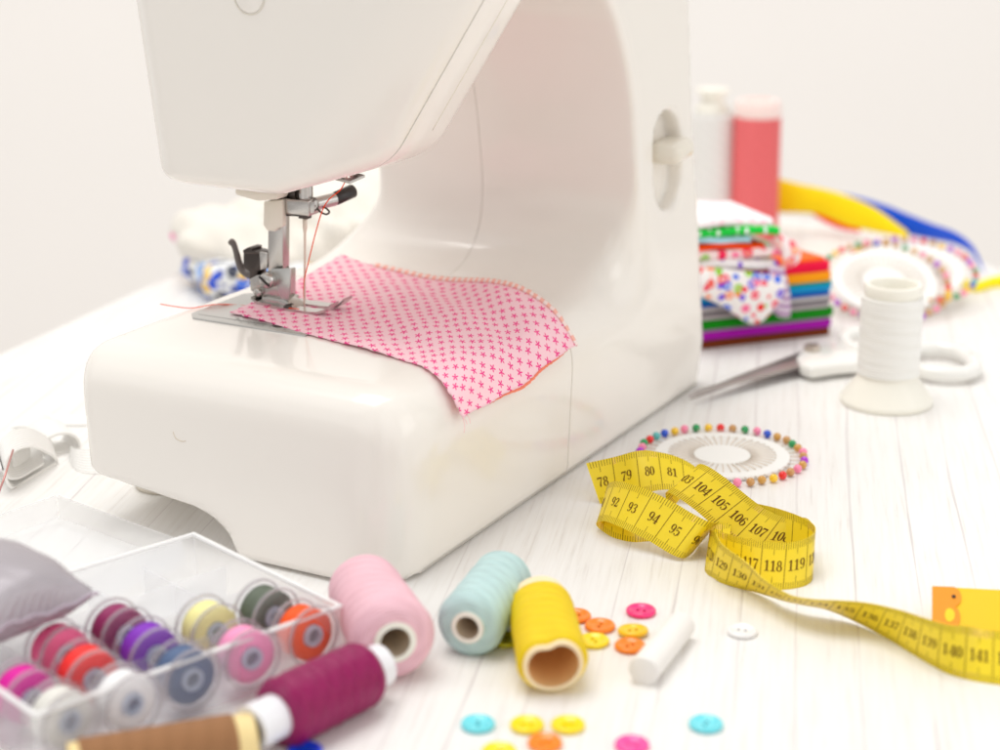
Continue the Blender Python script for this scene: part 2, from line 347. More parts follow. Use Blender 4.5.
def build_machine():
    T = thing('sewing_machine', 'glossy white sewing machine stitching a pink strip of cloth', 'sewing machine', O, ANG, local=True)
    P, Q = surfnet(machine_sdf, (-.03, -.012, -.004), (.334, .184, .30), .0024)
    me = bpy.data.meshes.new('tmp'); me.from_pydata(P.tolist(), [], Q.tolist()); me.polygons.foreach_set('use_smooth', [True]*len(me.polygons)); me.update()
    pl = MAT['plastic']
    zc = ((0, 0, .12), (0, 0, 1))
    split_mesh(me, 'free_arm', [((.1435, 0, 0), (1, 0, -.09)), zc], T, pl)
    split_mesh(me, 'face_cover', [((.0715, 0, 0), (1, 0, 0)), ((0, 0, .12), (0, 0, -1))], T, pl)
    split_mesh(me, 'front_housing', [((.0715, 0, 0), (-1, 0, 0), ), ((.1435, 0, 0), (-1, 0, .09), .12), ((0, .0875, 0), (0, 1, 0))], T, pl)
    split_mesh(me, 'rear_housing', [((.0715, 0, 0), (-1, 0, 0), ), ((.1435, 0, 0), (-1, 0, .09), .12), ((0, .0875, 0), (0, -1, 0))], T, pl)
    bpy.data.meshes.remove(me)
    sp_ = [onu(173, 432, -.0046), onu(176, 438, -.0048), onu(182, 441, -.0048), onu(186, 441, -.0050)]; P_ = []
    for q in catmull(sp_, 5):
        d = float(machine_sdf(*[np.array(x) for x in q])); P_.append((q[0]-0+d-.00002 if False else q[0]+(d if abs(d) < .02 else 0), q[1], q[2]))
    V, F = tube(P_, .00016, 6); mesh('scuff', V, F, MAT['spool_core_in'], T)
    # foot pads
    for (u, v) in ((.045, .160),):
        V, F, U = lathe([(0, .0), (.0135, 0), (.0145, .002), (.0145, .005), (.011, .022), (0, .022)], (u, v, 0), n=32); weld(mesh('foot_pad', V, F, MAT['rubber'], T))
    V, F, U = lathe([(0, 0), (.009, 0), (.009, .003), (0, .003)], (.285, .03, 0), n=24); weld(mesh('foot_pad', V, F, MAT['darkrubber'], T))
    V, F = rbox((.03, .004, .0045), .001, 2, Matrix.Translation((.294, .006, .0024))); mesh('base_rubber', V, F, MAT['darkrubber'], T)
    # slide lever in its recess
    M = Matrix.Translation((.2575, -.0005, .1375)) @ Matrix.Rotation(math.radians(8), 4, 'Z')
    V, F = rbox((.031, .017, .0105), .0045, 5, M); o = mesh('slide_lever', V, F, MAT['plastic2'], T)
    V, F = rbox((.003, .004, .03), .0008, 2, Matrix.Translation((.2455, .0075, .128))); mesh('slide_track', V, F, MAT['plastic2'], T)
    pr = []
    for zz in np.linspace(.170, .262, 24):
        uu = .0870; vv = .2
        lo_, hi_ = -.03, .10
        for _ in range(26):
            md = (lo_+hi_)/2
            if float(machine_sdf(np.array(uu), np.array(md), np.array(zz))) > 0: lo_ = md
            else: hi_ = md
        pr.append((uu, hi_-.00002, zz))
    V, F = tube(pr, .00022, 6); mesh('trim_line', V, F, MAT['plastic2'], T)
    # screw cover on the head end
    V, F, U = lathe([(0, .0006), (.0066, .0006), (.0074, .0002), (.0074, -.001)], (.0551, .1085, .2262), (-1, 0, 0), 40); weld(mesh('screw_cap', V, F, pl, T))
    V, F, U = lathe([(.0076, .0), (.0079, .0003), (.0082, .0), ], (.0549, .1085, .2262), (-1, 0, 0), 40); mesh('cap_ring', V, F, MAT['plastic2'], T)
    # needle plate
    pu = [(.0605, .0895), (.113, .0895), (.113, .1515), (.107, .157), (.0668, .157), (.0605, .1515)]
    V, F = prism(pu, BT-.001, BT+.0008, lambda a, b, w_: (a, b, w_), .0003); np_ = mesh('needle_plate', V, F, MAT['plate'], T, True, sharp=30)
    mb = MB(); zt = BT+.00088
    def strip(a, b, wd):
        a = np.array(a); b = np.array(b); d = b-a; n = np.array([-d[1], d[0]])/np.hypot(*d)*wd/2
        mb.add([(*(a+n), zt), (*(a-n), zt), (*(b-n), zt), (*(b+n), zt)], [(0, 1, 2, 3)])
    strip((.0665, .092), (.0665, .153), .0004)
    for i in range(7): strip((.0635+(i % 2)*.0006, .103+i*.004), (.0652, .103+i*.004), .0003)
    random.seed(3)
    for i in range(26):
        a = (.0655+random.random()*.004, .115+random.random()*.018); strip(a, (a[0]+random.uniform(-.001, .001), a[1]+random.uniform(-.0012, .0012)), .0003)
    mb.build('engraving', MAT['groove'], np_, False)
    V, F, U = lathe([(0, zt), (.0032, zt), (.0032, zt-.002)], (.068, .1085, 0), n=24); mesh('plate_slot', V, F, MAT['chrome_dark'], np_)
    # ---- presser assembly, planes of constant u
    un, vn = .098, .115
    def pxl(x, y, u=un): p = onu(x, y, u); return (p[1], p[2])
    fm = lambda a, b, w_: (w_, a, b)
    def part(name, px, u0, u1, mat, bev=.0004, parent=None):
        uc = (u0+u1)/2
        V, F = prism([pxl(*p, uc) for p in px], u0, u1, fm, bev); return mesh(name, V, F, mat, parent or T, True, sharp=35)
    ch, dk = MAT['chrome'], MAT['chrome_dark']
    part('presser_bar', [(271, 203), (287, 203), (286.5, 276), (270.5, 276)], un-.003, un+.003, ch, .0012)
    V, F, U = lathe([(.0034, .1), (.0034, .15)], (un, pxl(276, 200)[0], 0), n=20); 
    part('presser_lifter', [(240, 187), (281, 189.5), (284, 193), (283, 198), (262, 199.5), (240.5, 193.5)], un-.013, un-.004, MAT['plastic2'], .0012)
    part('lifter_arm', [(262, 186), (290, 184), (290, 197), (275, 199)], un-.004, un+.004, dk, .0005)
    part('thread_cutter', [(265.5, 201), (284, 199), (285, 226), (278, 228.5), (276.5, 231), (269, 230.5), (267, 227), (265, 225)], un-.0065, un-.0032, MAT['plastic2'], .0007)
    part('clamp_arm', [(281, 198), (292, 197), (292, 211), (300, 214), (300, 205), (318, 200), (318, 212), (309, 214.5), (298, 215), (288, 213), (284, 208)], un-.004, un+.0015, ch, .0005)
    # needle bar and clamp
    bx = pxl(305.5, 190)[0]
    V, F, U = lathe([(.0034, .128), (.0034, .1405), (.0034, .16)], (un, bx, 0), n=28); mesh('needle_bar', V, F, ch, T)
    V, F = rbox((.010, .0135, .0075), .0012, 2, Matrix.Translation((un, pxl(303, 205)[0], pxl(303, 205.5)[1]))); mesh('needle_clamp', V, F, ch, T, True, sharp=40)
    part('bar_guide', [(287, 183), (298, 183), (298, 198), (287, 197)], un-.002, un+.003, dk, .0005)
    s0 = np.array(onu(315, 204, un)); s1 = s0+np.array([.0105, -.0035, .0006]); s2 = s1+np.array([.0125, -.0028, .0022])
    V, F = tube([s0, s1], .0031, 20); mesh('clamp_sleeve', V, F, ch, T, True, sharp=40)
    sm = s1+(s2-s1)*.93
    V, F = tube([s1, s1+(s2-s1)*.1, sm, s2], [.0022, .0032, .0032, .0022], 20); mesh('clamp_screw', V, F, MAT['black'], T, True, sharp=50)
    # wire thread guide loop
    c = np.array(onu(321, 209, un-.002)); pts = [c+np.array([0, .0035, .002]), c+np.array([0, .001, -.001]), c+np.array([0, -.0025, -.0022]), c+np.array([0, -.0045, -.001]), c+np.array([0, -.003, .0005]), c+np.array([.001, -.0005, .0008])]
    V, F = tube(catmull(pts, 6), .00045, 8); mesh('wire_guide', V, F, dk, T)
    V, F = tube([onu(286, 215, un-.003), onu(311, 215.5, un-.003)], .0005, 8); mesh('guide_pin', V, F, dk, T)
    # needle
    nt_ = np.array(onu(305, 214, un)); ne = np.array((un, vn+.0002, .0775)); f = lambda t: nt_+(ne-nt_)*t
    V, F = tube([f(0), f(.14), f(.2), f(.5), f(.82), f(.97), f(1)], [.00105, .00105, .00062, .0005, .00045, .0003, .0001], 14); mesh('needle', V, F, MAT['pin_steel'], T)
    V, F = rbox((.004, .005, .0022), .0004, 2, Matrix.Translation(f(.02))); mesh('needle_seat', V, F, dk, T)
    # thread guide plate under the head
    g = [(329, 178), (346, 174), (365, 178), (347, 184)]; G = [onu(*p, un+.004) for p in g]
    gc = np.mean(G, 0); mb = MB(); m = len(G)
    out = [np.array(q) for q in [onu(329.5, 178.5, un), onu(344, 172.5, un+.006), onu(365, 177.5, un), onu(350, 184, un-.006)]]
    inn = [gc+(q-gc)*s for q, s in zip(out, (.55, .5, .5, .35))]
    for dz in (0, .0012):
        mb.add([q+np.array([0, 0, dz]) for q in out]+[q+np.array([0, 0, dz]) for q in inn], [(i, (i+1) % 4, 4+(i+1) % 4, 4+i) for i in range(4)])
    for R_ in (out, inn): mb.add([q for q in R_]+[q+np.array([0, 0, .0012]) for q in R_], [(i, (i+1) % 4, 4+(i+1) % 4, 4+i) for i in range(4)])
    mb.build('thread_guide', ch, T, False)
    part('guide_stem', [(340, 166), (347, 164), (348, 175), (341, 176)], un+.0045, un+.0065, ch, .0003)
    # ankle
    ank = part('foot_ankle', [(255, 277), (262, 273), (271, 272), (276, 270), (290.5, 269), (290.5, 297), (284, 301), (276, 298), (262, 293), (256, 288)], un-.004, un+.0055, ch, .0007)
    part('ankle_side', [(271, 268.5), (291, 268), (291, 284), (289, 300), (282, 300), (276, 284)], un-.0055, un-.0042, MAT['plate'], .0005, None)
    dark = part('release_block', [(248, 251), (265, 251), (268, 253), (268, 268), (262, 270.5), (262, 286), (254, 283), (254, 270), (248, 266)], un-.002, un+.006, MAT['chrome_dark'], .0006)
    part('block_face', [(260, 251.5), (268, 253), (268, 268), (261, 270)], un-.0035, un-.0022, ch, .0004, dark)
    part('release_tab', [(247.5, 248.5), (253, 245.5), (257.5, 246.5), (257, 249), (268, 251.5), (265, 253), (251, 252.5), (248, 251.5)], un-.003, un+.005, dk, .0004)
    sc = np.array(onu(268, 280, un-.0075)); V, F, U = lathe([(0, .0030), (.0024, .0029), (.0036, .002), (.0039, .0008), (.0039, -.0025)], sc, (-1, 0, .05), 28); s = weld(mesh('ankle_screw', V, F, ch, T))
    M = Matrix.Translation(Vector(sc)+Vector((-.0031, 0, 0))) @ Matrix.Rotation(math.radians(35), 4, 'X'); V, F = rbox((.0006, .007, .0011), .0001, 1, M); mesh('screw_slot', V, F, MAT['black'], s)
    kn = np.array(onu(258, 292.5, un-.005)); V, F, U = lathe([(0, .0012), (.0014, .0012), (.0021, .0006), (.0021, -.004)], kn, (-1, 0, 0), 24); weld(mesh('hinge_pin', V, F, ch, T))
    # hook lever
    hp = catmull([onu(230, 241, un+.003), onu(233.5, 244, un+.003), onu(236.5, 253, un+.003), onu(239.5, 264, un+.003), onu(245, 272.5, un+.003), onu(255, 277, un+.002)], 6)
    V, F = tube(hp, list(np.interp(np.linspace(0, 1, len(hp)), [0, .08, .3, .6, .8, 1], [.0014, .0018, .0014, .0017, .0019, .0019])), 14); mesh('release_lever', V, F, MAT['grey_lever'], T)
    # presser foot sole: two toes joined at the heel, tips curving up
    def sole(name, side):
        us = (un+side*.0028, un+side*.0085) if side else (un-.006, un+.006)
        prof = [(258, 305.5, 0), (262, 306.5, .2), (285, 311.5, 0), (300, 314.5, 0)] if side == 0 else None
        return us
    uL, uR = un-.0092, un+.0092
    vz = [(.1405, .0035), (.137, .0016), (.128, .0012), (.118, .0010), (.108, .0010), (.1025, .0014), (.098, .0030), (.0945, .0062)]
    def bar(mb, u0, u1, i0, i1, th=.0012):
        rows = [(u0, u1, *vz[i]) for i in range(i0, i1)]; Vv = []; Ff = []
        for (a, b, vv, zz) in rows:
            z0 = BT+.0009+zz-.0006; Vv += [(a, vv, z0), (b, vv, z0), (b, vv, z0+th), (a, vv, z0+th)]
        k = len(rows)
        for i in range(k-1):
            for j in range(4): Ff.append((i*4+j, i*4+(j+1) % 4, (i+1)*4+(j+1) % 4, (i+1)*4+j))
        Ff += [(3, 2, 1, 0), tuple((k-1)*4+j for j in range(4))]; mb.add(Vv, Ff)
    mb = MB(); bar(mb, uL+.002, uR-.002, 0, 3); bar(mb, uL, un-.0022, 2, 8); bar(mb, un+.0022, uR, 2, 8); bar(mb, un-.0022, un+.0022, 2, 4)
    sl = mb.build('presser_foot', ch, T, False)
    V, F = rbox((.012, .014, .0035), .0012, 2, Matrix.Translation((un, .1285, BT+.0040))); mesh('foot_bridge', V, F, ch, sl, True, sharp=40)
    hg = prism([pxl(286, 298, un), pxl(292, 297, un), pxl(303, 305, un), pxl(303, 311.5, un), pxl(296, 313.5, un), pxl(288, 308, un)], un-.0065, un+.003, fm, .0005); mesh('foot_hinge', *hg, ch, sl, True, sharp=35)
    pn = np.array(onu(287.5, 308, un-.0075)); V, F, U = lathe([(0, .001), (.0017, .001), (.0019, 0), (.0019, -.003)], pn, (-1, 0, 0), 20); weld(mesh('hinge_pivot', V, F, dk, sl))
    V, F = prism([(un-.0022, .1205), (un+.0022, .1205), (un+.0022, .1115), (un-.0022, .1115)], BT+.0009, BT+.00115, lambda a, b, w_: (a, b, w_)); mesh('needle_slot', V, F, MAT['black'], sl, False)
    return T, ne
SM, NE = build_machine()
def wpt(p): return W(*p)
def uvz_line(pts): return [W(*p) for p in pts]
# sewing threads (their own things)
def build_threads():
    m = simple('coral_thread', (238, 96, 66), .6, nbump=.00003, nscale=2500)
    un = .098
    a = [onu(351, 168, un+.006), onu(348, 174, un+.004), onu(341, 189, un-.001), onu(323, 209, un-.003), onu(306.5, 270, un-.0006), (un-.0004, NE[1]-.0003, .0895), (un, NE[1], .0795)]
    P = catmull([W(*p) for p in a], 8); V, F = tube(P, .00026, 6); o = mesh('upper_thread', V, F, m, None, origin=P[-1])
    tag(o, 'coral red thread running down from the head to the needle eye', 'thread')
    b = [onz(299, 309, BT+.0035), onz(280, 307.5, BT+.002), onz(258, 307.5, BT+.0012), onz(238, 305, BT+.0006), onz(215, 304.5, BT+.0012), onz(192, 308, BT+.0006), onz(175, 306.5, BT+.0022), onz(160, 304, BT+.0035)]
    P = catmull([W(*p) for p in b], 8); V, F = tube(P, .00022, 6); o = mesh('thread_tail', V, F, m, None, origin=P[0])
    tag(o, 'loose pale coral thread tail lying left across the white machine bed', 'thread')
build_threads()
# ================================================================ CLOTH STRIP
def floret_mat():
    m, nt, p = newmat('pink_floral_cotton'); t = nd(nt, 'ShaderNodeTexCoord'); s = nd(nt, 'ShaderNodeSeparateXYZ'); nt.links.new(t.outputs['UV'], s.inputs[0])
    def layer(dx, dy, cw, ch_, size):
        X = mth(nt, 'DIVIDE', mth(nt, 'ADD', s.outputs[0], dx), cw); Y = mth(nt, 'DIVIDE', mth(nt, 'ADD', s.outputs[1], dy), ch_)
        wn = nd(nt, 'ShaderNodeTexWhiteNoise', noise_dimensions='2D'); cb = nd(nt, 'ShaderNodeCombineXYZ')
        nt.links.new(mth(nt, 'FLOOR', X), cb.inputs[0]); nt.links.new(mth(nt, 'FLOOR', Y), cb.inputs[1]); nt.links.new(cb.outputs[0], wn.inputs['Vector'])
        sp = nd(nt, 'ShaderNodeSeparateXYZ'); nt.links.new(wn.outputs['Color'], sp.inputs[0])
        fx = mth(nt, 'MULTIPLY', mth(nt, 'ADD', mth(nt, 'SUBTRACT', mth(nt, 'FRACT', X), .5), mth(nt, 'MULTIPLY', mth(nt, 'SUBTRACT', sp.outputs[0], .5), .16)), cw)
        fy = mth(nt, 'MULTIPLY', mth(nt, 'ADD', mth(nt, 'SUBTRACT', mth(nt, 'FRACT', Y), .5), mth(nt, 'MULTIPLY', mth(nt, 'SUBTRACT', sp.outputs[1], .5), .16)), ch_)
        r = mth(nt, 'SQRT', mth(nt, 'ADD', mth(nt, 'MULTIPLY', fx, fx), mth(nt, 'MULTIPLY', fy, fy)))
        th = mth(nt, 'ADD', mth(nt, 'ARCTAN2', fy, fx), mth(nt, 'MULTIPLY_ADD', sp.outputs[2], 1.2, .3))
        rad = mth(nt, 'MULTIPLY_ADD', mth(nt, 'COSINE', mth(nt, 'MULTIPLY', th, 5.)), size*.40, size*.60)
        return mth(nt, 'LESS_THAN', r, rad)
    a = layer(0, 0, .0088, .0080, .0021); b = layer(.0044, .0040, .0088, .0080, .0021)
    f = mth(nt, 'MAXIMUM', a, b)
    wv = noise(nt, t.outputs['UV'], 2600, 2); base = mix(nt, wv, lin((255, 204, 214)), lin((255, 222, 228)))
    c = mix(nt, f, base, lin((232, 88, 146))); nt.links.new(c, p.inputs['Base Color']); p.inputs['Roughness'].default_value = .8; p.inputs['Specular IOR Level'].default_value = .15
    bump(nt, p, mth(nt, 'ADD', wv, mth(nt, 'MULTIPLY', noise(nt, t.outputs['UV'], 140, 3), 3.)), .00012, .7); return m
def build_cloth():
    L = [(.074, .1405, .0792), (.0705, .120, .0789), (.0652, .100, .0787), (.0583, .070, .0787), (.0505, .039, .0787), (.0440, .017, .0779), (.0385, .003, .0722), (.0385, -.0035, .0600)]
    Rr = [(.171, .1420, .0860), (.1745, .130, .0820), (.1753, .110, .0800), (.171, .078, .0800), (.1655, .053, .0835), (.1550, .0295, .0835), (.1475, .010, .0785), (.1405, -.006, .0660)]
    L = catmull(L, 14); Rr = catmull(Rr, 14); n = len(L); K = 60
    V = []; U = []; len_ = 0
    for i in range(n):
        if i: len_ += np.linalg.norm((L[i]+Rr[i]-L[i-1]-Rr[i-1])/2)
        for j in range(K+1):
            t = j/K; p = L[i]*(1-t)+Rr[i]*t; s = i/(n-1)
            base = BT+.00095 if p[1] > .02 else -1
            p = p.copy(); lift = (t**2.2)*(Rr[i][2]-L[i][2]) - t*(Rr[i][2]-L[i][2]); p[2] += lift*(1-float(sstep(s, .6, .95)))
            p[2] += .0011*math.sin(t*9+s*7)*(.3+t)*float(sstep(s, .25, .45)) + .0005*math.sin(t*21+s*13)*float(sstep(s, .15, .4)) + .0004*math.sin(t*5-s*23)*float(sstep(s, .3, .5))
            j1 = .0003*math.sin(i*1.7+t*3)+.0002*rng.standard_normal()
            if j in (0, K): p[0] += j1
            if i in (0, n-1): p[1] += j1
            if base > 0: p[2] = max(p[2], base)
            else:
                d = float(machine_sdf(np.array(p[0]), np.array(p[1]), np.array(p[2])))
                if d < .0009: p[1] -= (.0009-d)*.8; p[2] += (.0009-d)*.6
            V.append(p); U.append((t*.102, len_))
    F = [(i*(K+1)+j, i*(K+1)+j+1, (i+1)*(K+1)+j+1, (i+1)*(K+1)+j) for i in range(n-1) for j in range(K)]
    V = np.array(V); org = W(.1, .06, BT)
    T = thing('cloth_strip', 'pink cotton cloth strip with tiny magenta flowers under the presser foot', 'cloth', org)
    top = [W(*p) for p in V]; o = mesh('top_layer', top, F, floret_mat(), T, uv=U)
    sm = o.modifiers.new('thick', 'SOLIDIFY'); sm.thickness = .0003; sm.offset = 1
    # under layer, peeking out at the right hand edge, striped coral and white
    m, nt, p = newmat('coral_striped_cotton'); t = nd(nt, 'ShaderNodeTexCoord'); s = nd(nt, 'ShaderNodeSeparateXYZ'); nt.links.new(t.outputs['UV'], s.inputs[0])
    st = mth(nt, 'GREATER_THAN', mth(nt, 'FRACT', mth(nt, 'DIVIDE', s.outputs[1], .0042)), .5)
    nt.links.new(mix(nt, st, lin((255, 232, 228)), lin((250, 192, 180))), p.inputs['Base Color']); p.inputs['Roughness'].default_value = .8
    V2 = []; U2 = []; ii = range(18, n)
    for i in ii:
        e = V[i*(K+1)+K]; a = V[i*(K+1)+K-12]; d = (e-a)/np.linalg.norm(e-a); s_ = (i-18)/(n-19)
        lo = .0016*(1 if s_ < .93 else 0); 
        q0 = V[i*(K+1)+K-1]+np.array([0, 0, .0002]); q1 = e+d*.0009+np.array([0, 0, .0012*(1-s_**4)])
        V2 += [W(*q0), W(*q1)]; U2 += [(0, U[i*(K+1)][1]), (.02, U[i*(K+1)][1])]
    k = len(V2)//2; F2 = [(2*i, 2*i+1, 2*i+3, 2*i+2) for i in range(k-1)]
    u = mesh('under_layer', V2, F2, m, T, uv=U2); u['label'] = 'coral striped under layer peeping out along the edge'
    sm = u.modifiers.new('thick', 'SOLIDIFY'); sm.thickness = .0003; sm.offset = -1
    # bottom hem of the under layer
    V3_ = []
    for j in range(8, K+1):
        e = V[(n-1)*(K+1)+j]; d = e-V[(n-3)*(K+1)+j]; d /= np.linalg.norm(d); g = .0018*math.sin(math.pi*(j-8)/(K-8))
        V3_ += [W(*(e-d*.002+np.array([0, .0008, 0]))), W(*(e+d*g+np.array([0, .0006, 0])))]
    k = len(V3_)//2; hm = mesh('hem', V3_, [(2*i, 2*i+1, 2*i+3, 2*i+2) for i in range(k-1)], simple('coral_hem', (240, 150, 130), .8, var=.15, nscale=900), T)
    # frayed fibres
    mb = MB()
    for q, dd in ((V[(n-1)*(K+1)], (-.001, -.001, -.006)), (V[(n-1)*(K+1)+2], (.001, -.001, -.004)), (V[(n-1)*(K+1)], (.0015, -.001, -.003))):
        a = np.array(q); b = a+np.array(dd); c = (a+b)/2+np.array([.0008, 0, 0]); mb.add(*tube([W(*x) for x in catmull([a, c, b], 4)], .00012, 5))
    mb.build('frayed_fibre', simple('pink_fibre', (250, 200, 205), .8), T)
build_cloth()
#PART2
# ================================================================ MEASURING TAPE
def glyph_strokes():
    G = {}
    def ring(cx, cy, rx, ry, thick, thin): return [(cx+rx*math.cos(a), cy+ry*math.sin(a), thin+(thick-thin)*abs(math.cos(a))**1.3) for a in [2*math.pi*i/18 for i in range(19)]]
    G['0'] = [ring(.29, .5, .2, .46, .17, .05)]
    G['1'] = [[(.3, 0, .16), (.3, 1, .16)], [(.28, .97, .05), (.1, .8, .08)], [(.08, .025, .06), (.52, .025, .06)]]
    G['2'] = [[(.1, .72, .13), (.12, .86, .07), (.27, .97, .06), (.44, .86, .13), (.45, .7, .16), (.34, .46, .09), (.1, .12, .06)], [(.05, .09, .15), (.3, .09, .16), (.5, .08, .12), (.54, .28, .05)]]
    G['3'] = [[(.1, .78, .13), (.14, .92, .06), (.27, .97, .06), (.43, .87, .13), (.43, .68, .14), (.3, .54, .06), (.2, .53, .05)], [(.3, .54, .06), (.46, .42, .14), (.47, .2, .16), (.3, .03, .06), (.14, .06, .07), (.08, .2, .13)]]
    G['4'] = [[(.4, 0, .15), (.4, 1, .15)], [(.38, .98, .06), (.04, .3, .06)], [(.02, .27, .08), (.58, .27, .08)], [(.24, .02, .05), (.56, .02, .05)]]
    G['5'] = [[(.12, .92, .13), (.47, .93, .13)], [(.13, .95, .06), (.11, .5, .05)], [(.11, .5, .05), (.28, .61, .07), (.46, .5, .14), (.47, .22, .16), (.3, .03, .06), (.14, .06, .07), (.08, .2, .13)]]
    G['6'] = [ring(.3, .3, .19, .28, .15, .05), [(.46, .82, .12), (.36, .96, .06), (.22, .9, .07), (.12, .66, .13), (.11, .3, .14)]]
    G['7'] = [[(.06, .91, .15), (.52, .91, .15)], [(.51, .9, .05), (.34, .52, .09), (.25, .22, .15), (.25, .01, .17)], [(.06, .97, .04), (.05, .74, .05)]]
    G['8'] = [ring(.29, .75, .16, .22, .13, .05), ring(.29, .27, .2, .25, .15, .05)]
    G['9'] = [[(.58-x, 1-y, w_) for x, y, w_ in st] for st in G['6']]
    return G
GLY = glyph_strokes()
def stroke_quads(st):
    P = np.array([(a, b) for a, b, _ in st]); Wd = [c for *_, c in st]; out = []; L = []; R_ = []
    for i in range(len(P)):
        d = P[min(i+1, len(P)-1)]-P[max(i-1, 0)]; d = d/(np.hypot(*d)+1e-9); n = np.array([-d[1], d[0]])*Wd[i]/2; L.append(P[i]+n); R_.append(P[i]-n)
    for i in range(len(P)-1): out.append((L[i], R_[i], R_[i+1], L[i+1]))
    return out
class Ribbon:
    def __init__(s, secs, width=.0195, k=10):
        B = []; T = []; prev = None
        for sec in secs:
            (bx, by), zb, (tx, ty) = sec[:3]; mode = sec[3] if len(sec) > 3 else 'far'
            b = gz(bx, by, zb); d = ray(tx, ty); d = d/np.linalg.norm(d); q = CC-b; bb = d@q; c = q@q-width**2; disc = bb*bb-c
            if disc < 0: t = -bb
            else: t = -bb+(math.sqrt(disc) if mode == 'far' else -math.sqrt(disc))
            tp = CC+d*t; tp[2] = max(tp[2], .0015); v = tp-b; tp = b+v/np.linalg.norm(v)*width; B.append(b); T.append(tp)
        s.B = catmull(B, k); s.T = catmull(T, k); C_ = (s.B+s.T)/2; v = s.T-s.B; v /= np.linalg.norm(v, axis=1)[:, None]; s.B = C_-v*width/2; s.T = C_+v*width/2
        s.s = np.concatenate([[0], np.cumsum(np.linalg.norm(np.diff(C_, axis=0), axis=1))]); s.L = s.s[-1]; s.w = width
        tg = np.gradient(C_, axis=0); n = np.cross(tg, v); n /= np.linalg.norm(n, axis=1)[:, None]
        mid = len(n)//2; s.N = n; s.side = 1
        tot = sum(float(n[i]@(CC-C_[i])) for i in range(len(n)))
        s.side = 1 if tot > 0 else -1
    def anchor(s, anc):
        C_ = (s.B+s.T)/2; q = C_-CC; k = q@CF; px = 500+FPX*(q@CR)/k; py = 375-FPX*(q@CU)/k
        vis = 2 if len(s.s) > 100 and anc[0][2] == 93.5 else 1
        ds = []
        for x, y, c in anc:
            e = np.hypot(px-x, py-y)
            if vis == 2: e[:len(e)*2//5] += 99
            if anc[0][2] == 118.5: e[len(e)*7//10:] += 99
            ds.append(float(s.s[np.argmin(e)]))
        cs = [c for *_, c in anc]; print('tape', [round(a*100, 2) for a in ds], cs)
        s.ds, s.cs = ds, cs; k0 = (cs[1]-cs[0])/(ds[1]-ds[0]); k1 = (cs[-1]-cs[-2])/(ds[-1]-ds[-2])
        s.ds = [ds[0]-1.]+ds+[ds[-1]+1.]; s.cs = [cs[0]-k0]+cs+[cs[-1]+k1]
    def at(s, d, t, off=0.):
        """d: arclength, t: 0 bottom .. 1 top"""
        f = lambda A: np.array([np.interp(d, s.s, A[:, i]) for i in range(3)])
        n = f(s.N); return f(s.B)*(1-t)+f(s.T)*t+n/np.linalg.norm(n)*s.side*off
TAPE_T = .00028
def ribbon_mesh(mb, R_, numbers=True):
    c0, c1 = float(np.interp(0, R_.ds, R_.cs)), float(np.interp(R_.L, R_.ds, R_.cs))
    n = len(R_.s); K = 5; th = TAPE_T/2
    for sgn in (1, -1):
        V = []; 
        for i in range(n):
            for j in range(K+1): V.append(R_.B[i]*(1-j/K)+R_.T[i]*j/K+R_.N[i]*th*sgn)
        F = [(i*(K+1)+j, i*(K+1)+j+1, (i+1)*(K+1)+j+1, (i+1)*(K+1)+j) for i in range(n-1) for j in range(K)]
        if sgn < 0: F = [f[::-1] for f in F]
        mb.add(V, F, 0)
    for E_ in (R_.B, R_.T):
        V = []; 
        for i in range(n): V += [E_[i]+R_.N[i]*th, E_[i]-R_.N[i]*th]
        mb.add(V, [(2*i, 2*i+1, 2*i+3, 2*i+2) for i in range(n-1)], 0)
    cm = lambda c: float(np.interp(c, R_.cs, R_.ds))
    off = th+.00006
    def quad(d0, t0, d1, t1, d2, t2, d3, t3, mi, o=off): mb.add([R_.at(d0, t0, o), R_.at(d1, t1, o), R_.at(d2, t2, o), R_.at(d3, t3, o)], [(0, 1, 2, 3)], mi)
    for sd in (1, -1):
        o = off*sd
        m0, m1 = int(math.ceil(c0*10+.3)), int(math.floor(c1*10-.3))
        for m in range(m0, m1+1):
            d = cm(m/10); hw = .00013
            if m % 10 == 0:
                for a, b in ((0, .25), (.25, .5), (.5, .75), (.75, 1)): quad(d-hw*1.1, a, d+hw*1.1, a, d+hw*1.1, b, d-hw*1.1, b, 1, o)
            else:
                l = .27 if m % 5 == 0 else .15; q = hw*.75
                quad(d-q, 0, d+q, 0, d+q, l, d-q, l, 1, o); quad(d-q, 1, d+q, 1, d+q, 1-l, d-q, 1-l, 1, o)
        # darker edge bands
        k = max(4, int(R_.L/.002))
        for t0, t1 in ((0.012, .165), (.835, .988)):
            for i in range(k): a, b = R_.L*i/k, R_.L*(i+1)/k; quad(a, t0, b, t0, b, t1, a, t1, 2, o*.6)
    if numbers:
        for c in range(int(math.floor(c0))-1, int(c1)+1):
            st = str(c); hgt = .0044/R_.w; ch = .0025*min(1., (cm(c+1)-cm(c))/.0095); x0 = cm(c+.5)-ch*len(st)/2*.98
            for g in st:
                for stt in GLY[g]:
                    for q in stroke_quads(stt):
                        P = []
                        ds = [x0+p[0]*.0043*min(1., (cm(c+1)-cm(c))/.0095) for p in q]
                        if min(ds) < 0 or max(ds) > R_.L: continue
                        mb.add([R_.at(d, .5-hgt/2+p[1]*hgt, off*1.3) for d, p in zip(ds, q)], [(0, 1, 2, 3)], 1)
                x0 += ch
